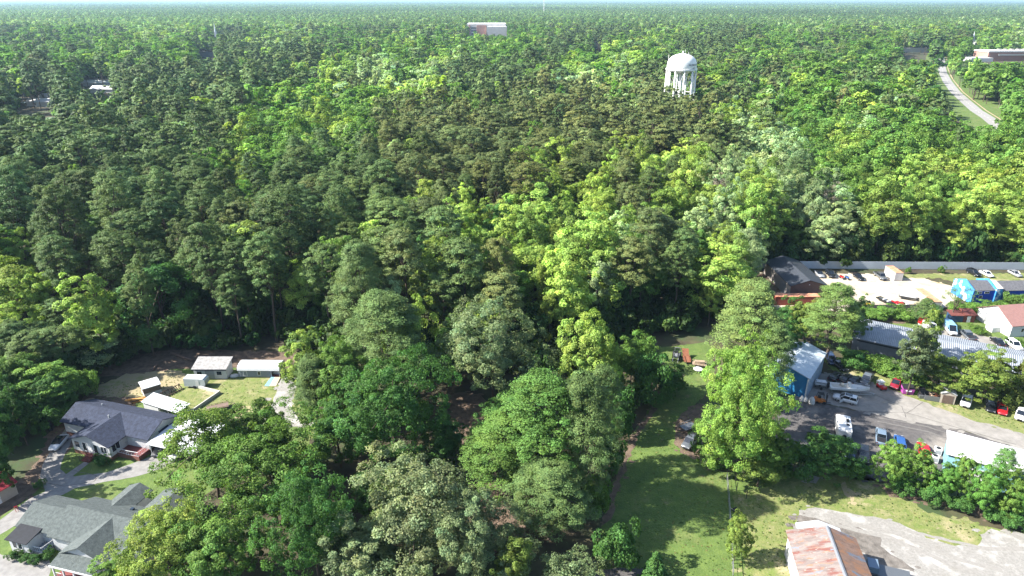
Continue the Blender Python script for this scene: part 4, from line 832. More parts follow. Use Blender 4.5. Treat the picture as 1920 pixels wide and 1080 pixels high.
def vehicle(kind, p, label, rear, front, name=None, roofp=None, group=None, lengthen=1.0, rz=None):
    k = KINDS[kind]; a, b = P(*rear), P(*front); mid = (a+b)/2; d = b-a; ang = math.atan2(d.y, d.x) if rz is None else rz
    o = thing(name or {'sedan': 'parked_car', 'suv': 'parked_car', 'pickup': 'pickup_truck', 'van': 'parked_van'}[kind], label, {'sedan': 'car', 'suv': 'car', 'pickup': 'truck', 'van': 'van'}[kind], (mid.x, mid.y, .0), ang, group)
    key = (kind, p.name, roofp.name if roofp else '')
    if key not in VC:
        rings = []
        for x, wd, zb, zs in k['body']:
            rings.append([(x, -wd*.9, zb), (x, -wd, zb+(zs-zb)*.35), (x, -wd*.97, zs-.08), (x, -wd*.86, zs), (x, wd*.86, zs), (x, wd*.97, zs-.08), (x, wd, zb+(zs-zb)*.35), (x, wd*.9, zb)])
        D = {'body': [MB().loft(rings).mesh('body', p, True, .0)]}
        c = k['cab']; (x0, w0, z0), (x1, w1, z1), (x2, w2, z2), (x3, w3, z3) = c
        D['window_glass'] = [MB().loft([[(x0, -w0, z0), (x0, w0, z0), (x3, w3, z3), (x3, -w3, z3)], [(x1, -w1, z1-.03), (x1, w1, z1-.03), (x2, w2, z2-.03), (x2, -w2, z2-.03)]]).mesh('window glass', CARGLASS)]
        rf = MB(); e = .1 if kind != 'van' else .02
        rf.loft([[(x1-e, -w1-.02, z1-.05), (x1-e, w1+.02, z1-.05), (x2+.06, w2+.02, z2-.05), (x2+.06, -w2-.02, z2-.05)], [(x1+.05, -w1+.1, z1+.03), (x1+.05, w1-.1, z1+.03), (x2-.1, w2-.1, z2+.03), (x2-.1, -w2+.1, z2+.03)]])
        def pillar(pa, pb, r=.05): rf.tube(pa, pb, r, r, 5)
        for s in (-1, 1):
            pillar((x0+.02, s*w0, z0), (x1, s*w1, z1)); pillar((x3-.02, s*w3, z3), (x2, s*w2, z2)); f = .45; xm0, xm1 = x0+(x3-x0)*f, x1+(x2-x1)*f; pillar((xm0, s*(w0+w3)/2, (z0+z3)/2), (xm1, s*(w1+w2)/2, (z1+z2)/2))
        if kind == 'van':
            for s in (-1, 1): rf.hexa([(x0, s*(w0+.01), z0), (1.0, s*(w0+.01), z0), (1.0, s*(w0+.03), z0), (x0, s*(w0+.03), z0), (x1, s*(w1+.01), z1), (1.0, s*(w1+.01), z1), (1.0, s*(w1+.03), z1), (x1, s*(w1+.03), z1)])
        D['roof'] = [rf.mesh('roof', roofp or p)]
        hl = []; xf = k['body'][-1]; xr = k['body'][0]
        for s in (-1, 1): y = s*xf[1]*.78; hl.append(MB().box(xf[0]-.22, xf[0]-.02, y-.17, y+.17, xf[3]-.12, xf[3]+.02).mesh('headlight', LAMP))
        D['headlight'] = hl
        D['tail_light'] = [MB().box(xr[0]-.02, xr[0]+.12, s*xr[1]*.86-.1, s*xr[1]*.86+.1, xr[3]-.24, xr[3]-.03).mesh('tail light', TAIL) for s in (-1, 1)]
        D['grille'] = [MB().box(xf[0]-.06, xf[0]+.015, -xf[1]*.5, xf[1]*.5, xf[2]+.02, xf[3]-.12).mesh('grille', BLACKP)]
        wr = k['wr']; D['wheel'] = []; D['rim'] = []
        for x in k['wb']:
            for s in (-1, 1):
                y = s*(k['W']/2-.14); D['wheel'].append(MB().tube((x, y-.11, wr), (x, y+.11, wr), wr, n=18).mesh('tyre', TYRE)); D['rim'].append(MB().tube((x, y+s*.1, wr), (x, y+s*.125, wr), wr*.62, wr*.55, 12).mesh('rim', RIM))
        if kind == 'pickup': D['truck_bed'] = [MB().box(-2.68, -1.05, -.8, .8, 1.062, 1.075).mesh('truck bed', BLACKP)]
        VC[key] = D
    D = VC[key]
    for nm, ms_ in D.items():
        if nm == 'rim': continue
        for i, me in enumerate(ms_):
            c = bpy.data.objects.new(nm, me); COL.objects.link(c); c.parent = o
            if nm == 'wheel': q = bpy.data.objects.new('rim', D['rim'][i]); COL.objects.link(q); q.parent = c
    if lengthen != 1: o.scale = (lengthen, 1, 1)
    return o
# left yard
vehicle('sedan', PW, 'white car with a dark glass roof parked on the left driveway', (122, 823), (101, 846), roofp=CARGLASS)
vehicle('sedan', PK, 'black car under the white carport, nearer the house', (312, 838), (297, 853)); vehicle('sedan', PW, 'white car under the carport beside the black one', (345, 845), (327, 861))
# upper sand lot
SL = 'cars parked along the long fence'
vehicle('sedan', PS, 'silver car with a black roof beside the dark metal building', (1529, 510), (1543, 524), roofp=PK, group=SL); vehicle('suv', PK, 'black car between the silver car and two motorcycles', (1550, 511), (1563, 524), group=SL)
vehicle('sedan', PK, 'black car right of the motorcycles in the sand lot', (1602, 517), (1617, 528), group=SL); vehicle('pickup', PG_, 'grey pickup left of the short white container', (1642, 515), (1658, 527), group=SL)
GL = 'cars parked on the grass by the blue building'
vehicle('suv', PK, 'dark car on the grass, leftmost behind the blue building', (1816, 511), (1834, 520), group=GL); vehicle('sedan', PW, 'white car on the grass behind the blue building', (1840, 512), (1858, 521), group=GL); vehicle('sedan', PS, 'silver car on the grass, rightmost behind the blue building', (1894, 512), (1910, 520), group=GL)
# lane behind the barn
rv_ = vehicle('van', PW, 'white and red van by a bushy tree behind the barn', (1730, 613), (1750, 627), roofp=PW); MB().box(-2.95, -1.5, -1.03, 1.03, .9, 2.44).build('rear_panel', PR, rv_); vehicle('van', PW, 'white van with blue side panels behind the barn', (1772, 612), (1788, 632), roofp=paint('pale blue', (.25, .5, .68)))
vehicle('pickup', PG_, 'grey pickup seen from behind on the lane by the barn', (1821, 641), (1803, 624)); vehicle('sedan', PK, 'black car on the lane next to the white car', (1876, 650), (1862, 638)); vehicle('suv', PW, 'white car at the right edge of the lane behind the barn', (1889, 643), (1912, 660))
# yard row
RW = 'vehicles parked in a row along the verge'
vehicle('pickup', PG_, 'dark grey pickup on shaded grass above the boat', (1630, 706), (1619, 723), group=RW); vehicle('suv', PDR, 'dark red car left of the magenta dumpster', (1684, 716), (1674, 732), group=RW); vehicle('pickup', PW, 'white pickup right of the small grey shed', (1814, 743), (1807, 769), group=RW)
vehicle('sedan', PK, 'black car beside the red car on the verge', (1856, 754), (1857, 778), group=RW); vehicle('sedan', PR, 'red car beside the black car on the verge', (1877, 757), (1879, 785), group=RW); vehicle('pickup', PW, 'white truck with a rack at the right edge', (1918, 766), (1909, 796), group=RW)
wsuv = vehicle('suv', PW, 'white car with its front door open in front of the boat', (1601, 757), (1567, 748))
dr = MB().box(.1, 1.05, 0, .06, .4, 1.1).build('open_door', PW, wsuv); dr.location = (.35, .96, 0); dr.rotation_euler = (0, 0, R(62)); MB().box(.15, .95, .015, .045, 1.1, 1.55).build('door_glass', CARGLASS, dr); MB().box(-1.2, .1, -.5, .5, 1.80, 1.815).build('sunroof', CARGLASS, wsuv)
JK = 'black cars crowded beside the blue workshop'
for i, (a, b) in enumerate((((1556, 716), (1578, 704)), ((1576, 719), (1598, 708)), ((1594, 722), (1614, 712)))):
    vehicle('sedan', PK, ['black car nearest the blue workshop, behind the small dinghy', 'middle one of the three black cars behind the boat', 'black car furthest from the workshop, behind the boat'][i], a, b, group=JK)
vehicle('sedan', PK, 'dark car in the shade by the end of the workshop', (1566, 684), (1580, 694)); vehicle('suv', PN, 'dark blue car in shade close behind the workshop', (1553, 672), (1560, 684))
# cars along the hedge
HG = 'cars parked along the hedge trees'
vehicle('pickup', PN, 'dark blue car beside the dark bush below the camper', (1591, 835), (1592, 864), 'parked_car', group=HG); vehicle('suv', PK, 'black car half hidden by the leftmost hedge tree', (1618, 846), (1619, 872), group=HG); vehicle('pickup', PGB, 'grey blue pickup behind the leftmost hedge tree', (1651, 836), (1650, 812), group=HG)
vehicle('suv', PBL, 'blue car between two hedge trees', (1687, 845), (1684, 825), group=HG); vehicle('suv', PR, 'bright red car half hidden by the hedge', (1735, 866), (1725, 833), group=HG); vehicle('sedan', PW, 'white car mostly hidden under the dark bush near the camper', (1562, 842), (1561, 822), group=HG)
vehicle('pickup', PG_, 'grey pickup in shade under the tall trees by the mown lane', (1302, 824), (1288, 840))
# camper
rv = thing('camper_trailer', 'white camper trailer standing in the tree shade on the asphalt', 'camper', (64.4, 111.8, 0), R(70))
pr_ = [(-3.1, .5), (2.6, .5), (3.2, 1.2), (3.0, 2.1), (2.2, 2.75), (-2.8, 2.75), (-3.15, 2.4)]
MB().prism(pr_, -1.25, 1.25, 'y').build('body', mat('camper shell', (.72, .72, .71), .5, .04), rv, bevel=.12)
for x, y in ((.6, -.55), (.0, -.6), (-1.2, -.5)): MB().box(x-.25, x+.25, y-.3, y+.2, 2.76, 2.9).build('roof_vent', BLACKP, rv)
MB().box(1.2, 1.8, -.3, .3, 2.76, 3.0).build('air_conditioner', TRIM, rv); MB().box(-1.6, -.5, -1.3, -1.25, 1.4, 2.1).box(.3, 1.2, -1.3, -1.25, 1.4, 2.1).build('side_window', CARGLASS, rv); MB().tube((-3.2, 0, 1.3), (-3.42, 0, 1.3), .4, n=14).build('spare_wheel', TYRE, rv); MB().box(-3.22, -3.16, -1.1, 1.1, .55, .95).build('rear_bumper', BLACKP, rv)
for s in (-1, 1): MB().tube((-.4, s*1.1, .34), (-.4, s*1.3, .34), .34, n=14).tube((.4, s*1.1, .34), (.4, s*1.3, .34), .34, n=14).build('wheel', TYRE, rv)
MB().tube((3.0, .5, .5), (4.3, 0, .45), .06).tube((3.0, -.5, .5), (4.3, 0, .45), .06).build('drawbar', BLACKP, rv)
# boat on trailer
def hull(L, W, H, z0):
    rings = []
    for t in (0, .15, .4, .65, .82, .93, 1.0):
        x = -L/2+L*t; wv = W/2*(1 if t < .5 else max(.03, 1-((t-.5)/.5)**2.1)); hb = z0+(.12 if t < .6 else .12+(t-.6)**1.6*2.2*H*.6); zt = z0+H*(1+.22*max(0, t-.5))
        rings.append([(x, -wv, zt), (x, -wv*.92, z0+H*.55 if t < .9 else zt-.25), (x, 0, min(hb, zt-.2)), (x, wv*.92, z0+H*.55 if t < .9 else zt-.25), (x, wv, zt), (x, wv*.72, zt-.02), (x, 0, zt-.04), (x, -wv*.72, zt-.02)])
    return MB().loft(rings)
HULLW = mat('gelcoat white', (.72, .72, .70), .35, .05, 1)
bt = thing('motorboat', 'long white motorboat on a trailer in front of the workshop', 'boat', tuple(P(1590, 738)[:2])+(0,), R(-9))
hull(8.2, 2.4, 1.1, .7).build('hull', HULLW, bt, False); MB().box(-3.6, -.3, -.75, .75, 1.83, 1.85).build('cockpit', mat('cream deck', (.55, .52, .46), .7, .1), bt)
MB().box(-.5, .25, -.35, .35, 1.86, 2.75).build('console', HULLW, bt, bevel=.06); MB().prism([(.1, 2.76), (.3, 2.76), (.12, 3.15), (.05, 3.15)], -.35, .35, 'y').build('windscreen', CARGLASS, bt); MB().box(-1.9, -1.2, -.5, .5, 1.86, 2.3).build('seat', mat('seat vinyl', (.5, .45, .36), .7, .1), bt, bevel=.05); MB().box(-4.6, -4.1, -.3, .3, 1.2, 2.4).build('outboard_motor', PK, bt, bevel=.08)
railing(bt, [(1.2, -1.0, 1.95), (3.2, -.45, 2.1), (3.9, 0, 2.15), (3.2, .45, 2.1), (1.2, 1.0, 1.95)], 0, .28, RIM, 'bow_rail', .9)
bl = thing('boat_trailer', 'silver trailer under the long white motorboat', 'trailer', bt.location, R(-9)); GALV = mat('galvanised steel', (.42, .43, .44), .5, .1, metal=.6)
f = MB()
for s in (-1, 1): f.box(-3.8, 2.5, s*.95-.05, s*.95+.05, .5, .62); f.tube((2.5, s*.95, .56), (5.4, 0, .5), .06)
for x in (-3.5, -1.5, .5, 2.3): f.box(x, x+.1, -.9, .9, .5, .6)
f.build('frame', GALV, bl)
for s in (-1, 1):
    for x in (-1.9, -1.1): MB().tube((x, s*1.1, .34), (x, s*1.32, .34), .34, n=14).build('wheel', TYRE, bl)
MB().tube((5.1, 0, .5), (5.1, 0, 0), .05).build('jack', GALV, bl)
dg = thing('dinghy', 'small white boat with a canopy on a black trailer by the workshop', 'boat', tuple(P(1541, 728)[:2])+(0,), R(-14)); hull(3.2, 1.4, .6, .75).build('hull', HULLW, dg); MB().box(-1.4, .6, -.6, .6, 1.7, 1.78).build('canopy', TRIM, dg)
for x in (-1.3, .5):
    for s in (-.55, .55): MB().tube((x, s, 1.3), (x, s, 1.7), .03, n=5).build('canopy_pole', RIM, dg)
dt = thing('boat_trailer', 'black trailer under the small canopied boat', 'trailer', dg.location, R(-14)); MB().box(-1.7, 1.7, -.6, -.5, .5, .6).box(-1.7, 1.7, .5, .6, .5, .6).box(-1.5, -1.4, -.5, .5, .5, .6).box(1.2, 1.3, -.5, .5, .5, .6).tube((1.7, .5, .55), (3.2, 0, .5), .05).tube((1.7, -.5, .55), (3.2, 0, .5), .05).build('frame', BLACKP, dt)
for s in (-1, 1): MB().tube((-.3, s*.75, .28), (-.3, s*.92, .28), .28, n=12).build('wheel', TYRE, dt)
# forklift
fk = thing('forklift', 'orange forklift by the corner of the blue workshop', 'forklift', P(1538, 755), R(-14)); FO = mat('forklift orange', (.55, .17, .03), .5, .12)
MB().prism([(-1.1, .35), (.9, .35), (.9, .75), (.2, .85), (-.2, 1.15), (-1.1, 1.2), (-1.25, .8)], -.55, .55, 'y').build('body', FO, fk, bevel=.06); MB().box(-.6, -.1, -.3, .3, 1.2, 1.6).build('seat', BLACKP, fk)
g = MB()
for x in (-.9, .5):
    for s in (-.5, .5): g.tube((x, s, 1.0), (x*.8, s, 2.2), .05, n=6)
g.box(-.75, .45, -.55, .55, 2.18, 2.26); g.build('cage', BLACKP, fk); MB().box(1.0, 1.12, -.45, -.33, .1, 2.3).box(1.0, 1.12, .33, .45, .1, 2.3).box(1.0, 1.1, -.33, .33, 1.9, 2.0).build('mast', BLACKP, fk)
for s in (-.35, .25): MB().box(1.13, 2.1, s, s+.1, .08, .14).build('fork', BLACKP, fk)
for x, r_ in ((.6, .34), (-.8, .28)):
    for s in (-1, 1): MB().tube((x, s*.5, r_), (x, s*.66, r_), r_, n=12).build('wheel', TYRE, fk)
# bags
BAG = mat('white bag fabric', (.62, .61, .58), .9, .15, 3)
for i, (px, py, s) in enumerate(((1503, 752, .75), (1510, 753, .7), (1521, 757, 1.0))):
    rr_ = random.Random(i); b = MB().lathe([(s*q*rr_.uniform(.95, 1.05), z*s) for q, z in ((.45, 0), (.62, .12), (.68, .5), (.62, .95), (.45, 1.3), (.22, 1.5), (.26, 1.62))], 14); c = P(px, py)
    o = b.build('bulk_bag', BAG, None, True); o.location = c; tag(o, ['white sack leaning on the workshop corner, leftmost', 'second white sack by the workshop corner', 'large grey white bulk bag beside the orange forklift'][i], 'bag', 'white sacks by the workshop')
# row items
ct_ = thing('utility_cart', 'small red cart with a white top on the verge', 'cart', P(1652, 729), R(-80)); MB().box(-1, 1, -.6, .6, .35, .95).build('body', PR, ct_, bevel=.08); MB().box(-1.05, .1, -.65, .65, 1.55, 1.68).build('roof', TRIM, ct_, bevel=.04); MB().box(-.7, 0, -.5, .5, .96, 1.2).build('seat', TRIM, ct_)
for x in (-.95, 0.0):
    for s in (-.55, .55): MB().tube((x, s, .9), (x, s, 1.56), .035, n=5).build('roof_post', TRIM, ct_)
for x in (-.65, .65):
    for s in (-1, 1): MB().tube((x, s*.5, .24), (x, s*.66, .24), .24, n=12).build('wheel', TYRE, ct_)
def bin_(name, label, cat, loc, rz, L, W, H, m, fl=.12):
    o = thing(name, label, cat, loc, rz); MB().loft([[(-L/2+fl, -W/2+fl, .1), (L/2-fl, -W/2+fl, .1), (L/2-fl, W/2-fl, .1), (-L/2+fl, W/2-fl, .1)], [(-L/2, -W/2, H), (L/2, -W/2, H), (L/2, W/2, H), (-L/2, W/2, H)]]).build('body', m, o); return o
mg = bin_('dumpster', 'magenta dumpster with a black lid on the verge', 'dumpster', P(1700, 737), R(-12), 2.3, 1.6, 1.5, mat('magenta paint', (.42, .07, .34), .6, .12)); MB().hexa([(-1.2, -.85, 1.5), (1.2, -.85, 1.5), (1.2, .85, 1.75), (-1.2, .85, 1.75), (-1.2, -.85, 1.58), (1.2, -.85, 1.58), (1.2, .85, 1.83), (-1.2, .85, 1.83)]).build('lid', BLACKP, mg); MB().box(-.55, .55, -.9, -.75, .85, 1.1).build('nameplate', TRIM, mg); MB().box(-1.3, -1.15, -.3, .3, .9, 1.1).box(1.15, 1.3, -.3, .3, .9, 1.1).build('lift_pocket', BLACKP, mg)
sk_ = thing('skid_steer', 'black compact machine with a green tarp beside the scrap crate', 'machine', P(1726, 741), R(-100)); MB().prism([(-1, .3), (1, .3), (1, .9), (.5, 1.2), (.3, 1.9), (-.5, 1.9), (-.7, 1.2), (-1, 1.1)], -.5, .5, 'y').build('body', BLACKP, sk_, bevel=.06); MB().box(1.0, 1.5, -.8, .8, .05, .7).build('bucket', PG_, sk_)
for s in (-1, 1): MB().tube((-.9, s*.62, 1.1), (1.1, s*.62, .6), .09, n=6).build('lift_arm', BLACKP, sk_)
for x in (-.6, .6):
    for s in (-1, 1): MB().tube((x, s*.52, .36), (x, s*.8, .36), .36, n=12).build('wheel', TYRE, sk_)
gt = MB().loft([[(-.5, -.4, 0), (.5, -.4, 0), (.55, .5, 0), (-.45, .45, 0)], [(-.3, -.2, .7), (.35, -.25, .8), (.3, .3, .75), (-.25, .25, .68)]]).build('tarp', mat('green tarp', (.16, .32, .04), .7, .2)); gt.location = P(1718, 738); tag(gt, 'crumpled bright green tarp between dumpster and black machine', 'tarp')
scb = thing('scrap_crate', 'open metal crate with wooden sides left of the small grey shed', 'crate', P(1748, 748), R(-20)); MB().box(-1.6, 1.6, -1.1, -1.0, .1, 1.2).build('front_side', PG_, scb); MB().box(-1.6, 1.6, 1.0, 1.1, .1, 1.2).build('back_side', PG_, scb); MB().box(-1.7, -1.6, -1.1, 1.1, .1, 1.2).box(1.6, 1.7, -1.1, 1.1, .1, 1.2).build('end_side', PG_, scb); MB().box(-1.6, 1.6, -1, 1, .1, .2).build('floor', PG_, scb)
RUS = mat('rust', (.26, .10, .05), .9, .35, 3); LUM = mat('old lumber', (.38, .29, .2), .9, .25, 3)
for i in range(9):
    rr_ = random.Random(40+i); o = MB().box(-rr_.uniform(.7, 1.4), rr_.uniform(.7, 1.4), -.08, .08, -.05, .05).build('scrap_board', LUM if i % 2 else RUS); o.location = scb.location+Vector((rr_.uniform(-.5, .5), rr_.uniform(-.5, .5), .75+.1*i)); o.rotation_euler = (rr_.uniform(-.3, .3), rr_.uniform(-.35, .35), rr_.uniform(0, 3)); tag(o, 'scrap board heaped in the open metal crate', 'board', 'scrap boards heaped in the crate')
sd = thing('garden_shed', 'small tan shed with a grey roof and brown roller door', 'shed', P(1761, 755), R(-20)); gable(sd, 0, 2.7, 0, 3.8, .05, 2.3, 2.9, 'y', mat('tan siding', (.48, .42, .35), .7, .08, ribs=('X', 3, .2)), mat('light grey roof', (.48, .50, .52), .6, .08), .15); MB().box(.35, 2.35, -.06, -.006, .15, 2.0).build('roller_door', mat('brown roller door', (.16, .11, .085), .6, .1, ribs=('Z', 5, .5)), sd)
# AC units by the white roofed building
for i, (px, py) in enumerate(((1757, 851), (1751, 865))):
    o = thing('air_conditioner', ['white outdoor unit by the corner of the white roofed building', 'white outdoor unit next to the red car, lower one'][i], 'air conditioner', P(px, py), R(-28), 'outdoor units by the warehouse'); MB().box(-.6, .6, -.6, .6, .05, 1.3).build('case', TRIM, o, bevel=.04); MB().tube((0, 0, 1.31), (0, 0, 1.36), .42, n=16).build('fan_guard', BLACKP, o); MB().box(-.45, .45, -.63, -.606, .3, 1.1).build('louvre', GREYP, o)
# motorcycles and jet skis in the sand lot
for i, (px, py, m, nm) in enumerate(((1578, 523, PR, 'red'), (1588, 524, PBL, 'blue'))):
    o = thing('motorcycle', nm+' motorcycle standing between two black cars in the sand lot', 'motorcycle', P(px, py), R(-70), 'motorcycles in the sand lot')
    for x in (-.7, .7): MB().tube((x, -.07, .32), (x, .07, .32), .32, n=14).build('wheel', TYRE, o)
    MB().prism([(-.8, .75), (-.3, .5), (.4, .5), (.75, .85), (.2, 1.05), (-.25, .85), (-.85, .95)], -.2, .2, 'y').build('body', m, o, bevel=.05); MB().tube((.7, 0, .32), (.45, 0, 1.1), .05).build('fork', RIM, o); MB().tube((.42, -.4, 1.12), (.42, .4, 1.12), .03).build('handlebar', BLACKP, o); MB().box(-.75, 0, -.16, .16, .96, 1.04).build('saddle', BLACKP, o)
bb = thing('black_boat', 'long black boat lying by the grey board fence', 'boat', P(1663, 570), R(-70)); hull(6.5, 1.7, .8, .15).build('hull', PK, bb); MB().box(-2.6, 1, -.5, .5, .97, 1.0).build('deck', PG_, bb); MB().box(-1.2, -.8, -.6, .6, 1.0, 1.2).box(.2, .6, -.6, .6, 1.0, 1.2).build('seat', TRIM, bb)
for i, (px, py) in enumerate(((1677, 572), (1687, 573), (1697, 575))):
    o = thing('jet_ski', ['red and white jet ski beside the long black boat', 'middle red and white jet ski by the board fence', 'black and white jet ski at the end of the row'][i], 'jet ski', P(px, py), R(-68), 'jet skis by the board fence'); hull(3.2, 1.1, .5, .2).build('hull', TRIM if i < 2 else PK, o); MB().box(-1.2, .1, -.22, .22, .72, 1.0).build('saddle', PR if i < 2 else BLACKP, o, bevel=.05); MB().prism([(.1, .72), (1.1, .72), (.5, 1.2), (.2, 1.25)], -.3, .3, 'y').build('hood', PR if i < 2 else TRIM, o); MB().tube((.2, -.4, 1.28), (.2, .4, 1.28), .03).build('handlebar', BLACKP, o)
cvb = thing('covered_boat', 'grey covered boat beside the white orange-roofed container', 'boat', P(1703, 562), R(-30)); hull(5, 1.9, .8, .3).build('hull', PK, cvb); MB().loft([[(-2.4, -.9, 1.12), (1.6, -.9, 1.12), (2.4, 0, 1.12), (1.6, .9, 1.12), (-2.4, .9, 1.12)], [(-2.2, -.1, 1.6), (1, -.1, 1.75), (1.6, 0, 1.6), (1, .1, 1.75), (-2.2, .1, 1.6)]]).build('cover', mat('grey cover', (.36, .36, .36), .8, .15), cvb)
yb = thing('hopper', 'yellow tipping hopper beside the grey board fence', 'hopper', P(1625, 577), R(10)); MB().prism([(-.7, .2), (.5, .2), (1.0, 1.1), (-.7, 1.3)], -.6, .6, 'y').build('body', mat('yellow paint', (.62, .38, .02), .5, .12), yb, bevel=.04); MB().box(-.7, .7, -.6, -.5, .02, .2).box(-.7, .7, .5, .6, .02, .2).build('skid', BLACKP, yb)
eh = thing('engine_hoist', 'pale metal hoist frame above the yellow hopper', 'hoist', P(1629, 570), R(0))
g = MB()
for x in (-1, 1): g.tube((x, -.6, .08), (x, .6, .08), .07).tube((x, 0, .08), (x, 0, 2.6), .07)
g.tube((-1, 0, 2.0), (1, 0, 2.0), .07); g.build('frame', TRIM, eh); MB().tube((0, -.3, .5), (0, .3, .5), .45, n=14).build('cable_drum', PG_, eh); MB().tube((0, 0, 2.0), (0, 0, 1.0), .03).build('hook', BLACKP, eh)
# mown lane: old farm gear in the shade
tr = thing('tractor', 'old grey tractor standing at the shaded end of the mown lane', 'tractor', P(1268, 672), R(-110)); MB().box(-.2, 1.5, -.35, .35, .7, 1.3).build('hood', GALV, tr, bevel=.08); MB().box(-1.2, -.2, -.6, .6, .7, 1.0).build('platform', BLACKP, tr); MB().box(-.9, -.4, -.3, .3, 1.0, 1.6).build('seat', BLACKP, tr); MB().tube((.9, .2, 1.3), (.9, .2, 2.0), .06).build('exhaust', GALV, tr)
g = MB()
for s in (-.6, .6): g.tube((-1.1, s, 1), (-1.1, s, 2.3), .05).tube((1.5, s, .8), (2.5, s, .3), .07).tube((-.6, s, 1.2), (1.5, s, .9), .07)
g.tube((-1.1, -.6, 2.3), (-1.1, .6, 2.3), .05); g.build('roll_bar', GALV, tr)
for x, r_, wv in ((-.8, .7, .35), (1.1, .42, .22)):
    for s in (-1, 1): MB().tube((x, s*.65, r_), (x, s*(.65+wv), r_), r_, n=16).build('wheel', TYRE, tr)
def trailer(name, label, loc, rz, L, W, m, sides=0, ramp=False, group=None):
    o = thing(name, label, 'trailer', loc, rz, group); MB().box(-L/2, L/2, -W/2, W/2, .55, .67).build('bed', m, o)
    if sides:
        f = MB()
        for s in (-1, 1): f.box(-L/2, L/2, s*W/2-.04, s*W/2+.04, .68+sides*.8, .76+sides*.8); [f.box(-L/2+k*L/4-.04, -L/2+k*L/4+.04, s*W/2-.035, s*W/2+.035, .67, .68+sides*.8) for k in range(5)]
        f.build('side_rail', m, o)
    if ramp: MB().hexa([(-L/2-1.6, -W/2, 1.9), (-L/2-1.5, -W/2, 1.9), (-L/2, -W/2, .66), (-L/2-.1, -W/2, .66), (-L/2-1.6, W/2, 1.9), (-L/2-1.5, W/2, 1.9), (-L/2, W/2, .66), (-L/2-.1, W/2, .66)]).build('ramp', m, o)
    for s in (-1, 1): MB().tube((-.3, s*(W/2+.02), .32), (-.3, s*(W/2+.2), .32), .32, n=14).build('wheel', TYRE, o)
    MB().tube((L/2, W/2-.1, .6), (L/2+1.3, 0, .5), .05).tube((L/2, -W/2+.1, .6), (L/2+1.3, 0, .5), .05).build('drawbar', BLACKP, o); return o
trailer('trailer', 'rusty red ramp trailer beside the old grey tractor', P(1287, 678), R(-95), 2.8, 1.5, RUS, .5, True)
trailer('trailer', 'wooden flat trailer loaded with boxes at the end of the mown lane', P(1311, 686), R(-15), 3.2, 1.9, LUM, .3)
for i, (dx, dy, s) in enumerate(((-.6, .2, .5), (.5, -.1, .6), (.1, .4, .4))):
    o = MB().box(-s, s, -s*.7, s*.7, 0, s*1.1).build('wooden_box', LUM, bevel=.03); o.location = P(1311, 686)+Vector((dx, dy, .67)); o.rotation_euler = (0, 0, R(-15+i*9)); tag(o, ['wooden box on the flat trailer, left one', 'largest wooden box on the flat trailer', 'small wooden box at the back of the flat trailer'][i], 'box', 'wooden boxes on the flat trailer')
dsh = thing('satellite_dish', 'round white dish on the grass beside the wooden flat trailer', 'dish', P(1308, 697), 0); MB().lathe([(.15, .35), (.6, .45), (1.0, .72), (1.04, .74), (1.0, .78), (.6, .52), (.15, .42)], 24).build('bowl', TRIM, dsh, True); MB().tube((0, 0, 0), (0, 0, .36), .08).build('stand', GALV, dsh)
trailer('trailer', 'dark box trailer in the shade beside the mown lane', P(1290, 804), R(-150), 3.0, 1.8, PG_, .5)
trailer('trailer', 'rusty flatbed trailer parked next to the grass pen', P(409, 767), R(25), 4.2, 1.9, mat('rusted deck', (.20, .14, .11), .9, .3, 3), .2)
# left yard things
cg = thing('cargo_trailer', 'white enclosed cargo trailer in front of the white shed', 'trailer', P(371, 724), R(-3)); MB().prism([(-2.4, .45), (1.9, .45), (2.3, 1.0), (2.3, 2.0), (1.9, 2.3), (-2.4, 2.3)], -1.0, 1.0, 'y').build('body', mat('pale trailer skin', (.58, .63, .64), .5, .06, ribs=('X', 1.5, .2)), cg); MB().box(-2.4, 1.9, -.98, .98, 2.31, 2.36).build('roof', TRIM, cg); MB().box(.2, .95, -1.03, -1.005, .6, 1.95).build('door', TRIM, cg)
for s in (-1, 1): MB().tube((-.2, s*.95, .34), (-.2, s*1.15, .34), .34, n=14).build('wheel', TYRE, cg)
pn = thing('pen_wall', 'low white wall around the square grass pen', 'wall', (0, 0, 0), 0); PENM = mat('pale block wall', (.56, .54, .50), .9, .12)
cs = [P(352, 723), P(412, 738), P(357, 776), P(300, 762)]
for a, b in ((cs[0], cs[1]), (cs[1], cs[2]), (cs[2], cs[3])):
    d = (b-a); ln = d.length; M = Matrix.Translation(a) @ Matrix.Rotation(math.atan2(d.y, d.x), 4, 'Z'); MB().box(.12, ln-.12, -.1, .1, 0, .7, M).build('wall_run', PENM, pn); MB().box(-.11, .11, -.11, .11, 0, .74, M).build('corner_post', PENM, pn)
rk = thing('wooden_rack', 'dark wooden rack leaning along the upper edge of the pen', 'rack', P(308, 748), R(58)); f = MB(); f.box(0, 4.6, 0, .12, .2, .34).box(0, 4.6, 1.1, 1.22, .9, 1.04)
for k in range(6): f.hexa([(k*.86, .05, 0), (k*.86+.14, .05, 0), (k*.86+.14, 1.3, 1.0), (k*.86, 1.3, 1.0), (k*.86, .05, .14), (k*.86+.14, .05, .14), (k*.86+.14, 1.3, 1.14), (k*.86, 1.3, 1.14)])
f.build('rails', mat('dark timber', (.09, .06, .045), .9, .25), rk); 
for x in (.4, 2.4, 4.2): MB().box(x, x+.12, 1.1, 1.24, 0, .9).build('post', MATS['dark timber'], rk)
OL = mat('orange lumber', (.58, .30, .09), .8, .2)
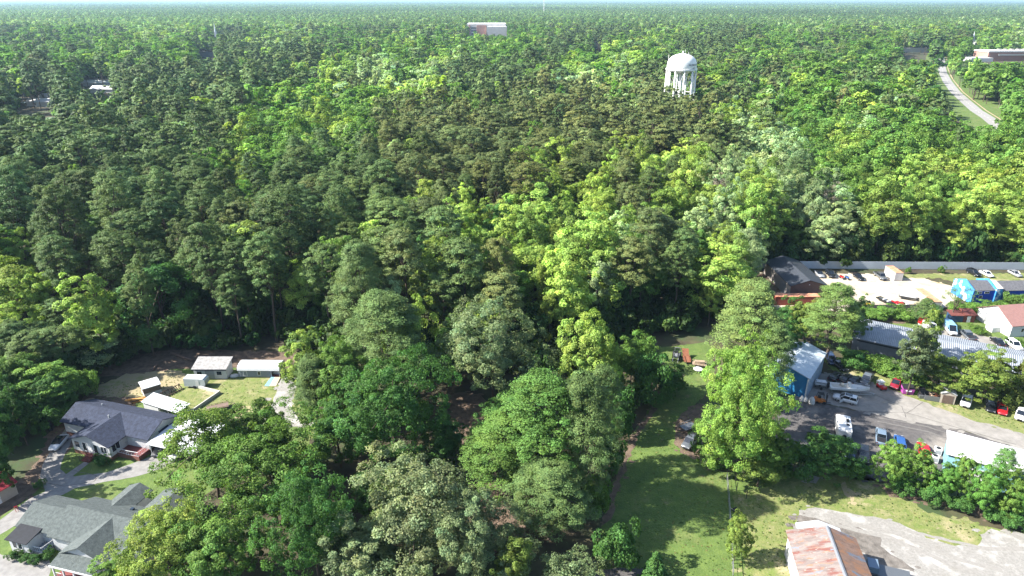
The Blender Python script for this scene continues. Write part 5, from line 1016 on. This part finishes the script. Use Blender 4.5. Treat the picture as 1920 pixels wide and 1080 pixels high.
for i in range(7):
    o = MB().box(-1.7, 1.7, -.12, .12, -.08, .08).build('plank', OL); q = P(258, 753); o.location = q+Vector((random.uniform(-.8, .8), random.uniform(-.8, .8), .1+.14*i)); o.rotation_euler = (0, 0, R(18)+random.uniform(-.25, .25)); tag(o, 'orange plank in the loose pile behind the blue-roofed house', 'plank', 'orange planks behind the house')
tb = thing('trash_bin', 'black wheeled bin standing on grass left of the white house', 'bin', P(97, 806), R(20)); MB().loft([[(-.3, -.3, .06), (.3, -.3, .06), (.3, .3, .06), (-.3, .3, .06)], [(-.42, -.42, 1.1), (.42, -.42, 1.1), (.42, .42, 1.1), (-.42, .42, 1.1)]]).build('body', BLACKP, tb); MB().box(-.45, .45, -.45, .45, 1.11, 1.2).build('lid', BLACKP, tb); MB().tube((-.35, -.36, .14), (.35, -.36, .14), .14, n=10).build('wheel', TYRE, tb)
LOGM = mat('fallen log bark', (.17, .11, .08), .95, .3, 3)
for i, (a, b, r_) in enumerate((((322, 664), (362, 678), .35), ((288, 694), (296, 682), .25), ((285, 668), (302, 664), .16), ((375, 668), (430, 674), .2))):
    A, B = P(*a), P(*b); A.z = B.z = r_; c = (A+B)/2; o = MB().tube(A-c, (B-A)*.1, r_, r_*.9, 9).tube((B-A)*.1, B-c, r_*.9, r_*.6, 9).tube((A-c)*.3, (A-c)*.3+Vector((.3, .9, .8)), r_*.35, r_*.2, 6).build('fallen_log', LOGM); o.location = c; tag(o, ['thick fallen trunk at the edge of the wood above the cleared bank', 'short log standing out of the cleared bank', 'thin pale fallen branch in the shade of the wood', 'slim fallen trunk behind the white shed'][i], 'log', 'fallen logs by the wood')
for i, (px, py) in enumerate(((170, 752), (145, 772), (133, 775), (440, 706))):
    o = MB().lathe([(.5, 0), (.7, .15), (.62, .5), (.3, .62)], 9).build('debris_pile', LUM if i != 3 else BAG); o.location = P(px, py); o.scale = (1.6, 1, .8); o.rotation_euler = (0, 0, i*1.1); tag(o, ['pale debris heap above the blue roof of the house', 'debris heap left of the blue-roofed house, nearer the roof', 'scattered debris heap furthest left of the blue roof', 'white bundle between the two sheds'][i], 'debris', 'debris heaps in the left yard')
kt = thing('toy_slide', 'small red slide beside the beige shed at the left edge', 'slide', P(27, 952), R(-50)); MB().hexa([(0, 0, .1), (.2, 0, .1), (1.6, 0, 1.1), (1.5, 0, 1.2), (0, .5, .1), (.2, .5, .1), (1.6, .5, 1.1), (1.5, .5, 1.2)]).build('chute', PR, kt); MB().tube((1.5, .1, 0), (1.5, .1, 1.1), .04).tube((1.5, .4, 0), (1.5, .4, 1.1), .04).build('ladder', PR, kt)
# chain link fence along the mown lawn
fn = thing('wire_fence', 'thin wire fence running down between the two lawns, bottom right of centre', 'fence', (0, 0, 0), 0); line = [P(1362, 898), P(1366, 940), P(1368, 975), P(1371, 1030), P(1374, 1085)]
for a, b in zip(line[:-1], line[1:]):
    n = max(1, int((b-a).length/2.6)); f = MB(); up = Vector((0, 0, 1.3)); f.tube(a+up, b+up, .045, n=6).tube(a+up*.5, b+up*.5, .02, n=5).tube(a+up*.1, b+up*.1, .02, n=5); f.build('rail', GALV, fn)
    for k in range(n): q = a.lerp(b, k/n); MB().tube(q, q+up*1.05, .06, n=7).build('post', GALV, fn)
for i, (px, py) in enumerate(((1381, 920), (1399, 935))): o = MB().tube((0, 0, 0), (0, 0, 1.6), .06, n=7).tube((0, 0, 1.6), (0, 0, 1.75), .09, .05, 7).build('fence_post', BLACKP); o.location = P(px, py); tag(o, ['dark lone post in the grass just right of the wire fence', 'dark lone post further right of the wire fence'][i], 'post')
mw = thing('push_mower', 'small black mower by the wire fence in the grass', 'mower', P(1379, 958), R(30)); MB().box(-.5, .4, -.35, .35, .12, .45).build('deck', BLACKP, mw, bevel=.06); MB().tube((-.5, -.25, .4), (-1.1, -.25, 1.0), .03).tube((-.5, .25, .4), (-1.1, .25, 1.0), .03).tube((-1.1, -.25, 1.0), (-1.1, .25, 1.0), .03).build('handle', GALV, mw)
for x in (-.4, .35):
    for s in (-1, 1): MB().tube((x, s*.36, .14), (x, s*.44, .14), .14, n=10).build('wheel', TYRE, mw)
# dark trailer bottom right
dkt = thing('flat_trailer', 'dark grey flat trailer beside the rusty roofed barn, bottom edge', 'trailer', P(1662, 1082), R(-20)); MB().box(-3, 3, -1.2, 1.2, .8, 1.0).build('bed', PG_, dkt); MB().box(-2.8, -1.4, -1.0, 1.0, 1.02, 2.0).build('box', PGB, dkt)
for s in (-1, 1): MB().tube((0, s*1.0, .4), (0, s*1.25, .4), .4, n=14).build('wheel', TYRE, dkt)
# ------------------------------------------------------------------ single trees near the camera
def spot(key, base, ytop, wpx, tint, label, var=None, group=None, pale=False, hk=1.0):
    """base: where the trunk meets the ground in the photo; the crown's top and width are read off the photo at that distance"""
    b = P(*base); dep = PITCH+math.atan((ytop-540)/FPX); h = max(1.5, CAMH-b.length*math.tan(dep)*1.0) if False else None
    # height: the point straight above the base whose picture row is ytop
    lo, hi = .5, 45.
    for _ in range(40):
        m_ = (lo+hi)/2
        if PIX(b.x, b.y, m_)[1] > ytop: lo = m_
        else: hi = m_
    h = lo; r = wpx/2*PIX(b.x, b.y, h*.55)[2]/FPX
    return tree(key, b.x, b.y, h*1.0, r, tint, label, group, var, None, pale)
T = TINT
def tn(k, f=1.0, g=1.0, r=1.0): a = T[k]; return (a[0]*f*r, a[1]*f*g, a[2]*f)
# centre foreground
spot('oak', (925, 765), 566, 225, tn('w', .62), 'huge grey-green oak in the middle foreground, with a broad dome', 0)
spot('bigleaf', (1098, 775), 570, 125, tn('b', .95), 'bright yellow-green tree right of the huge grey-green oak', 0)
spot('leaf', (585, 780), 628, 88, tn('b', .85), 'bright green small tree right of the long grey shed', 1)
spot('bigpine', (598, 800), 668, 95, tn('p', 1.0), 'dark pine beside the gravel drive', 1)
spot('bigleaf', (650, 800), 640, 110, tn('g', .9), 'green leafy tree between the gravel drive and the dark oak', 2)
spot('oak', (745, 880), 655, 225, tn('d', 1.05), 'broad deep green oak left of the dark forest floor gap', 1)
spot('bigleaf', (640, 875), 745, 120, tn('d', 1.0), 'deep green tree crowding the left side of the broad oak', 1)
spot('leaf', (630, 850), 765, 60, tn('b', .7), 'small bright green tree in front of the dark pine', 2)
spot('bigpine', (735, 760), 552, 175, tn('p', 1.15), 'tall dark pine with a dense dome, left of the huge oak', 0)
spot('leaf', (775, 745), 522, 90, tn('b', .9), 'bright tree peeping over the dense dark pine dome', 3)
spot('bigpine', (690, 690), 452, 120, tn('p', 1.3, .95), 'very tall grey-green pine leaning over the left wood edge', 2)
spot('bigpine', (1010, 945), 705, 185, tn('g', .80, 1, .9), 'great bright green pine in the bottom centre', 0); spot('bigpine', (955, 935), 775, 165, tn('g', .82), 'pine joined to the left of the great bright pine', 1)
spot('bigpine', (1085, 960), 700, 130, tn('p', 1.05), 'dark pine along the grass lane, right of the great bright pine', 2); spot('bigpine', (1120, 880), 690, 90, tn('p', 1.1), 'slim dark pine behind the lane shrubs', 0)
spot('bigpine', (1030, 1010), 870, 150, tn('p', 1.15), 'low hanging pine at the foot of the great bright pine', 1)
spot('oak', (790, 1075), 868, 300, tn('w', .66, .97, 1.05), 'broad olive grey oak at the bottom centre', 2); spot('oak', (900, 1100), 935, 210, tn('w', .6), 'olive grey oak behind the lower edge, right of the broad one', 0)
spot('bigleaf', (690, 1110), 985, 190, tn('w', .58), 'olive grey tree at the lower edge, left of the broad oak', 1)
spot('oak', (520, 985), 800, 265, tn('g', .86), 'great deep green oak right of the grey-green roofed house', 1); spot('oak', (600, 1090), 880, 190, tn('d', 1.1), 'dark green oak at the lower edge beside the great deep green oak', 0)
spot('airy', (410, 935), 762, 190, tn('g', .95, .95, 1.1), 'loose light green tree over the white carport', 0); spot('bigleaf', (495, 890), 752, 140, tn('g', .62), 'rounded dark green tree above the gravel drive turnaround', 2)
spot('oak', (325, 1095), 952, 195, tn('b', .9, .95), 'yellow-green tree over the grey-green house roof', 2); spot('bigleaf', (420, 1110), 960, 170, tn('g', .9), 'green tree at the bottom edge right of the grey-green house', 0)
spot('leaf', (225, 1110), 1050, 90, tn('g', .95), 'low green tree cut by the bottom edge near the porch', 4)
spot('airy', (1060, 1150), 1045, 140, tn('w', .62), 'pale olive tree top cut by the bottom edge', 1); spot('leaf', (960, 1130), 1010, 90, tn('b', .6), 'young bright green tree at the lower edge by the pine', 5)
spot('bigleaf', (835, 880), 785, 95, tn('d', 1.0), 'deep green tree filling the gap below the huge grey-green oak', 1); spot('bigpine', (905, 900), 800, 90, tn('g', .8), 'narrow pine left of the great bright pine', 2)
spot('bigleaf', (700, 960), 880, 85, tn('d', .95), 'dark low tree between the two foreground oaks', 2); spot('bigleaf', (935, 820), 745, 80, tn('d', 1.0), 'dark low tree under the huge grey-green oak', 0); spot('leaf', (1060, 760), 640, 70, tn('p', 1.25), 'dark leafy tree between the huge oak and the bright tree', 1)
spot('bigleaf', (645, 745), 625, 80, tn('g', .8), 'green tree behind the bright small tree by the long shed', 0); spot('bigleaf', (850, 720), 600, 80, tn('d', 1.1), 'deep green tree tucked left of the huge grey-green oak', 2)
# along the grass lane
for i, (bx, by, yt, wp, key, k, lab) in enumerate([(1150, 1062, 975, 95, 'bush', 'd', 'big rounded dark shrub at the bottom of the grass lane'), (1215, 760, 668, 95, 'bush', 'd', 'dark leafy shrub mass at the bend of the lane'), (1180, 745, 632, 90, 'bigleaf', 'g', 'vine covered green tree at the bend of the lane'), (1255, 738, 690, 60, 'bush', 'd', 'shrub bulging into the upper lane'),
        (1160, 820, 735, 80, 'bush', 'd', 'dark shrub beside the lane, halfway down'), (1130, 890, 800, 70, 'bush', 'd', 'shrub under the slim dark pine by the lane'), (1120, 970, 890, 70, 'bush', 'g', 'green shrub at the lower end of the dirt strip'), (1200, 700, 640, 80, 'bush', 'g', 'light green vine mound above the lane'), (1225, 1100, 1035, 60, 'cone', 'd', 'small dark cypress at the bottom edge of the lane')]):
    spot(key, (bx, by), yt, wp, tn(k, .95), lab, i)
# column of trees between the lane and the yard
spot('bigpine', (1385, 745), 528, 140, tn('o', 1.35, 1.12), 'tall olive green pine at the top of the tree row by the blue workshop', 0); spot('bigpine', (1430, 770), 600, 100, tn('p', 1.2), 'dark pine directly left of the blue workshop', 1)
spot('oak', (1378, 835), 628, 150, tn('b', .90, 1.06, .92), 'tall bright green tree in the row beside the mown lane', 1); spot('oak', (1380, 900), 690, 168, tn('b', .86, 1.06, .9), 'great bright green tree at the lower end of the row', 0); spot('bigleaf', (1335, 880), 770, 90, tn('g', .95), 'green tree leaning over the shaded trailers', 2); spot('bigleaf', (1442, 902), 805, 85, tn('g', .8), 'green tree right of the great bright green tree', 1)
spot('leaf', (1420, 912), 845, 80, tn('b', .65), 'low bright tree by the top of the wire fence', 3)
spot('bigleaf', (1545, 898), 805, 105, tn('d', 1.0), 'rounded dark tree below the camper trailer', 0); spot('bush', (1500, 893), 838, 80, tn('d', .95), 'dark shrub between the bright row and the rounded dark tree', 1); spot('bush', (1580, 890), 855, 60, tn('d', .95), 'dark shrub at the right foot of the rounded dark tree', 2)
spot('bigleaf', (1377, 1050), 966, 56, tn('b', .75), 'young green tree standing alone on the lawn by the wire fence', 2)
spot('bigpine', (1548, 672), 535, 115, tn('o', 1.15, 1.25), 'broad pine behind the blue workshop', 2); spot('bigleaf', (1505, 650), 555, 70, tn('b', .65), 'bright green tree in front of the red container', 0); spot('leaf', (1475, 640), 560, 60, tn('d', 1.1), 'dark leafy tree left of the broad pine', 1); spot('bigleaf', (1460, 690), 590, 70, tn('d', 1.1), 'dark tree in shade behind the bright row', 1); spot('leaf', (1595, 655), 552, 50, tn('p', 1.4), 'dark round tree beside the board fence corner', 4)
# hedge trees by the gravel yard
for i, (bx, by, yt, wp, k, f) in enumerate([(1662, 912, 818, 85, 'b', .72), (1712, 918, 832, 80, 'b', .68), (1765, 935, 862, 70, 'g', .95), (1792, 940, 838, 60, 'b', .62), (1835, 962, 862, 85, 'g', .9), (1885, 975, 870, 80, 'b', .6), (1915, 985, 880, 70, 'g', .9), (1860, 940, 835, 65, 'p', 1.3), (1745, 930, 880, 50, 'g', .9), (1690, 918, 865, 55, 'g', .85)]):
    spot('bigleaf' if k != 'p' else 'bigpine', (bx, by), yt+7, wp*.78, tn(k, f*1.05, 1.06, .86), ['bright green hedge tree, leftmost, hiding the blue pickup', 'second hedge tree from the left, beside the red car', 'hedge tree below the outdoor units', 'pointed bright hedge tree against the white roof', 'wide green hedge tree right of the pointed one', 'bright hedge tree near the right edge', 'hedge tree cut by the right edge', 'dark pine standing over the hedge against the white roof', 'low hedge tree in the gap below the red car', 'low hedge tree joining the two leftmost'][i], i, 'hedge trees along the gravel yard')
for i, (bx, by) in enumerate(((1690, 925), (1740, 942), (1800, 955), (1860, 975), (1895, 990), (1610, 893))): spot('bush', (bx, by), by-26, 48, tn('d', 1.1), 'low dark shrub filling the foot of the hedge', i, 'low shrubs under the hedge')
# trees among the yards
spot('leaf', (1700, 740), 605, 80, tn('w', .40), 'tall grey-green tree in front of the long barn', 0); spot('leaf', (1722, 700), 585, 55, tn('b', .72), 'bright topped tree at the bend of the barn roof', 1); spot('bigleaf', (1755, 735), 668, 90, tn('b', .62), 'yellow-green tree behind the magenta dumpster', 2); spot('bigleaf', (1840, 755), 660, 115, tn('b', .62), 'broad yellow-green tree behind the white pickup', 1); spot('cone', (1896, 765), 668, 52, tn('b', .42, .9), 'yellowish pointed cypress in front of the barn', 0)
spot('bush', (1640, 692), 670, 80, tn('g', .9), 'shrub bank below the barn wall, left', 0); spot('bush', (1600, 684), 660, 70, tn('d', 1.15), 'dark shrub bank beside the workshop', 1); spot('bush', (1672, 707), 678, 75, tn('g', .95), 'bright shrub bank in front of the barn', 2); spot('bush', (1715, 722), 690, 70, tn('g', .8), 'shrub behind the dark red car', 0)
spot('bigpine', (1727, 612), 560, 38, tn('p', 1.2), 'dark upright tree by the board fence', 0); spot('sparse', (1783, 600), 535, 56, tn('g', .9), 'thin leafy tree in front of the orange-roofed container', 1); spot('bush', (1745, 605), 578, 55, tn('d', 1), 'dark thicket beside the thin leafy tree', 1); spot('bush', (1912, 578), 546, 52, tn('g', .8), 'round bush in front of the blue building', 2); spot('bush', (1868, 592), 560, 60, tn('g', .75), 'grey-green bush left of the pink roofed house', 0)
for i, (bx, by, wp) in enumerate(((1620, 594, 50), (1655, 596, 50), (1690, 597, 45), (1640, 600, 40), (1830, 590, 60), (1800, 588, 50), (1600, 606, 44))): spot('bush', (bx, by), by-20, wp, tn('g', 1.0), 'green bush growing along the board fence', i, 'bushes along the board fence')
for i, (bx, by, wp) in enumerate(((1701, 513, 12), (1763, 512, 14), (1830, 624, 30), (1905, 650, 40))): spot('bush', (bx, by), by-13, wp, tn('g', .8), ['small round bush by the short white container', 'small round bush against the long pale fence', 'green clump on the lawn near the grey pickup', 'low bush under the white wall of the pink roofed house'][i], i)
# left side
for i, (bx, by, yt, wp, key, k, f, lab) in enumerate([(12, 885, 730, 110, 'bigleaf', 'd', .75, 'dark tree in shade at the left edge above the red roofed shed'), (52, 835, 715, 78, 'bigleaf', 'd', .8, 'dark tree left of the parked white car'), (112, 780, 700, 80, 'bigleaf', 'd', 1.0, 'dark green tree left of the cleared yard'), (60, 760, 655, 100, 'bigleaf', 'g', .7, 'green tree high in the dark left edge of the wood'), (40, 720, 615, 90, 'bigpine', 'p', 1.0, 'dark pine at the far left edge'),
        (165, 745, 690, 50, 'bush', 'g', 1.0, 'bright shrub at the corner of the cleared yard'), (110, 800, 760, 60, 'bush', 'd', .9, 'dark shrub behind the black bin'), (5, 930, 800, 80, 'bigleaf', 'd', .8, 'dark tree cut by the left edge'), (77, 915, 898, 20, 'bush', 'd', .9, 'small round bush beside the driveway bend'), (150, 735, 695, 55, 'leaf', 'd', 1.0, 'slender dark tree at the corner of the wood')]):
    spot(key, (bx, by), yt, wp, tn(k, f), lab, i)
for i, (bx, by) in enumerate(((50, 1052), (70, 1055), (90, 1045), (185, 868), (195, 872), (30, 1048))): spot('bush', (bx, by), by-14, 26, tn('d', .9), ['low dark shrub by the side porch of the grey-green roofed house', 'low dark shrub below the left windows of that house', 'dark shrub next to the white side deck', 'small shrub by the brick base right of the red steps', 'small shrub at the front corner of the white house', 'leftmost dark shrub by the paved drive, bottom left'][i], i)
# pale, half-bare trees standing in the right wood
for i, (px, py, hh) in enumerate(((1535, 470, 24), (1425, 470, 23), (1345, 420, 21))):
    b = P(px, py); tree('sparse', b.x, b.y, hh, 5.2, (.24, .21, .17), ['pale half-bare tree with a white trunk, tallest behind the dark metal building', 'grey half-bare tree left of the tallest pale one', 'small grey half-bare tree in the bright green crowns'][i], None, i, pale=True)

# ------------------------------------------------------------------ weeds and tufts in the mown grass
def inside(x, y, poly):
    c = np.zeros(len(x), bool); n = len(poly)
    for i in range(n):
        (x0, y0), (x1, y1) = poly[i], poly[(i+1) % n]
        c ^= ((y0 > y) != (y1 > y)) & (x < (x1-x0)*(y-y0)/((y1-y0) if y1 != y0 else 1e-9)+x0)
    return c
trng = np.random.default_rng(77); PTS = []
for poly, n in (([(1130, 1080), (1150, 930), (1200, 820), (1260, 760), (1280, 720), (1330, 700), (1320, 870), (1500, 900), (1640, 905), (1730, 960), (1860, 995), (1840, 1015), (1700, 975), (1520, 945), (1480, 1000), (1484, 1080)], 5200),
                ([(300, 760), (352, 722), (540, 712), (500, 765), (430, 800), (380, 785)], 1300), ([(190, 730), (330, 700), (345, 712), (280, 745), (190, 742)], 700), ([(90, 800), (160, 745), (230, 712), (250, 745), (170, 760), (110, 820)], 500),
                ([(1540, 690), (1660, 715), (1920, 785), (1920, 808), (1820, 780), (1700, 742), (1600, 700)], 1100), ([(1640, 594), (1800, 590), (1880, 600), (1880, 645), (1830, 626), (1700, 610)], 700), ([(1680, 519), (1920, 516), (1920, 530), (1790, 530)], 500)):
    xs = [q[0] for q in poly]; ys = [q[1] for q in poly]; x = trng.uniform(min(xs), max(xs), n*3); y = trng.uniform(min(ys), max(ys), n*3); k = inside(x, y, poly); PTS += [P(a, b, 0.0) for a, b in zip(x[k][:n//4], y[k][:n//4])]
n = len(PTS); s_ = trng.uniform(.02, .05, n); tt_ = np.where((trng.random(n) < .3)[:, None], np.array([[.19, .18, .07]]), np.array([[.085, .14, .03]]))*trng.normal(1, .25, n)[:, None]
scatter('grass_tufts', 'small weeds and grass tufts dotting the lawns and yards', 'grass', np.array([tuple(q) for q in PTS]), trng.uniform(0, 6.28, n), np.stack([s_*1.6, s_*1.6, s_*.45], 1), np.clip(tt_, .02, .4), trng.integers(0, 4, n), cb)
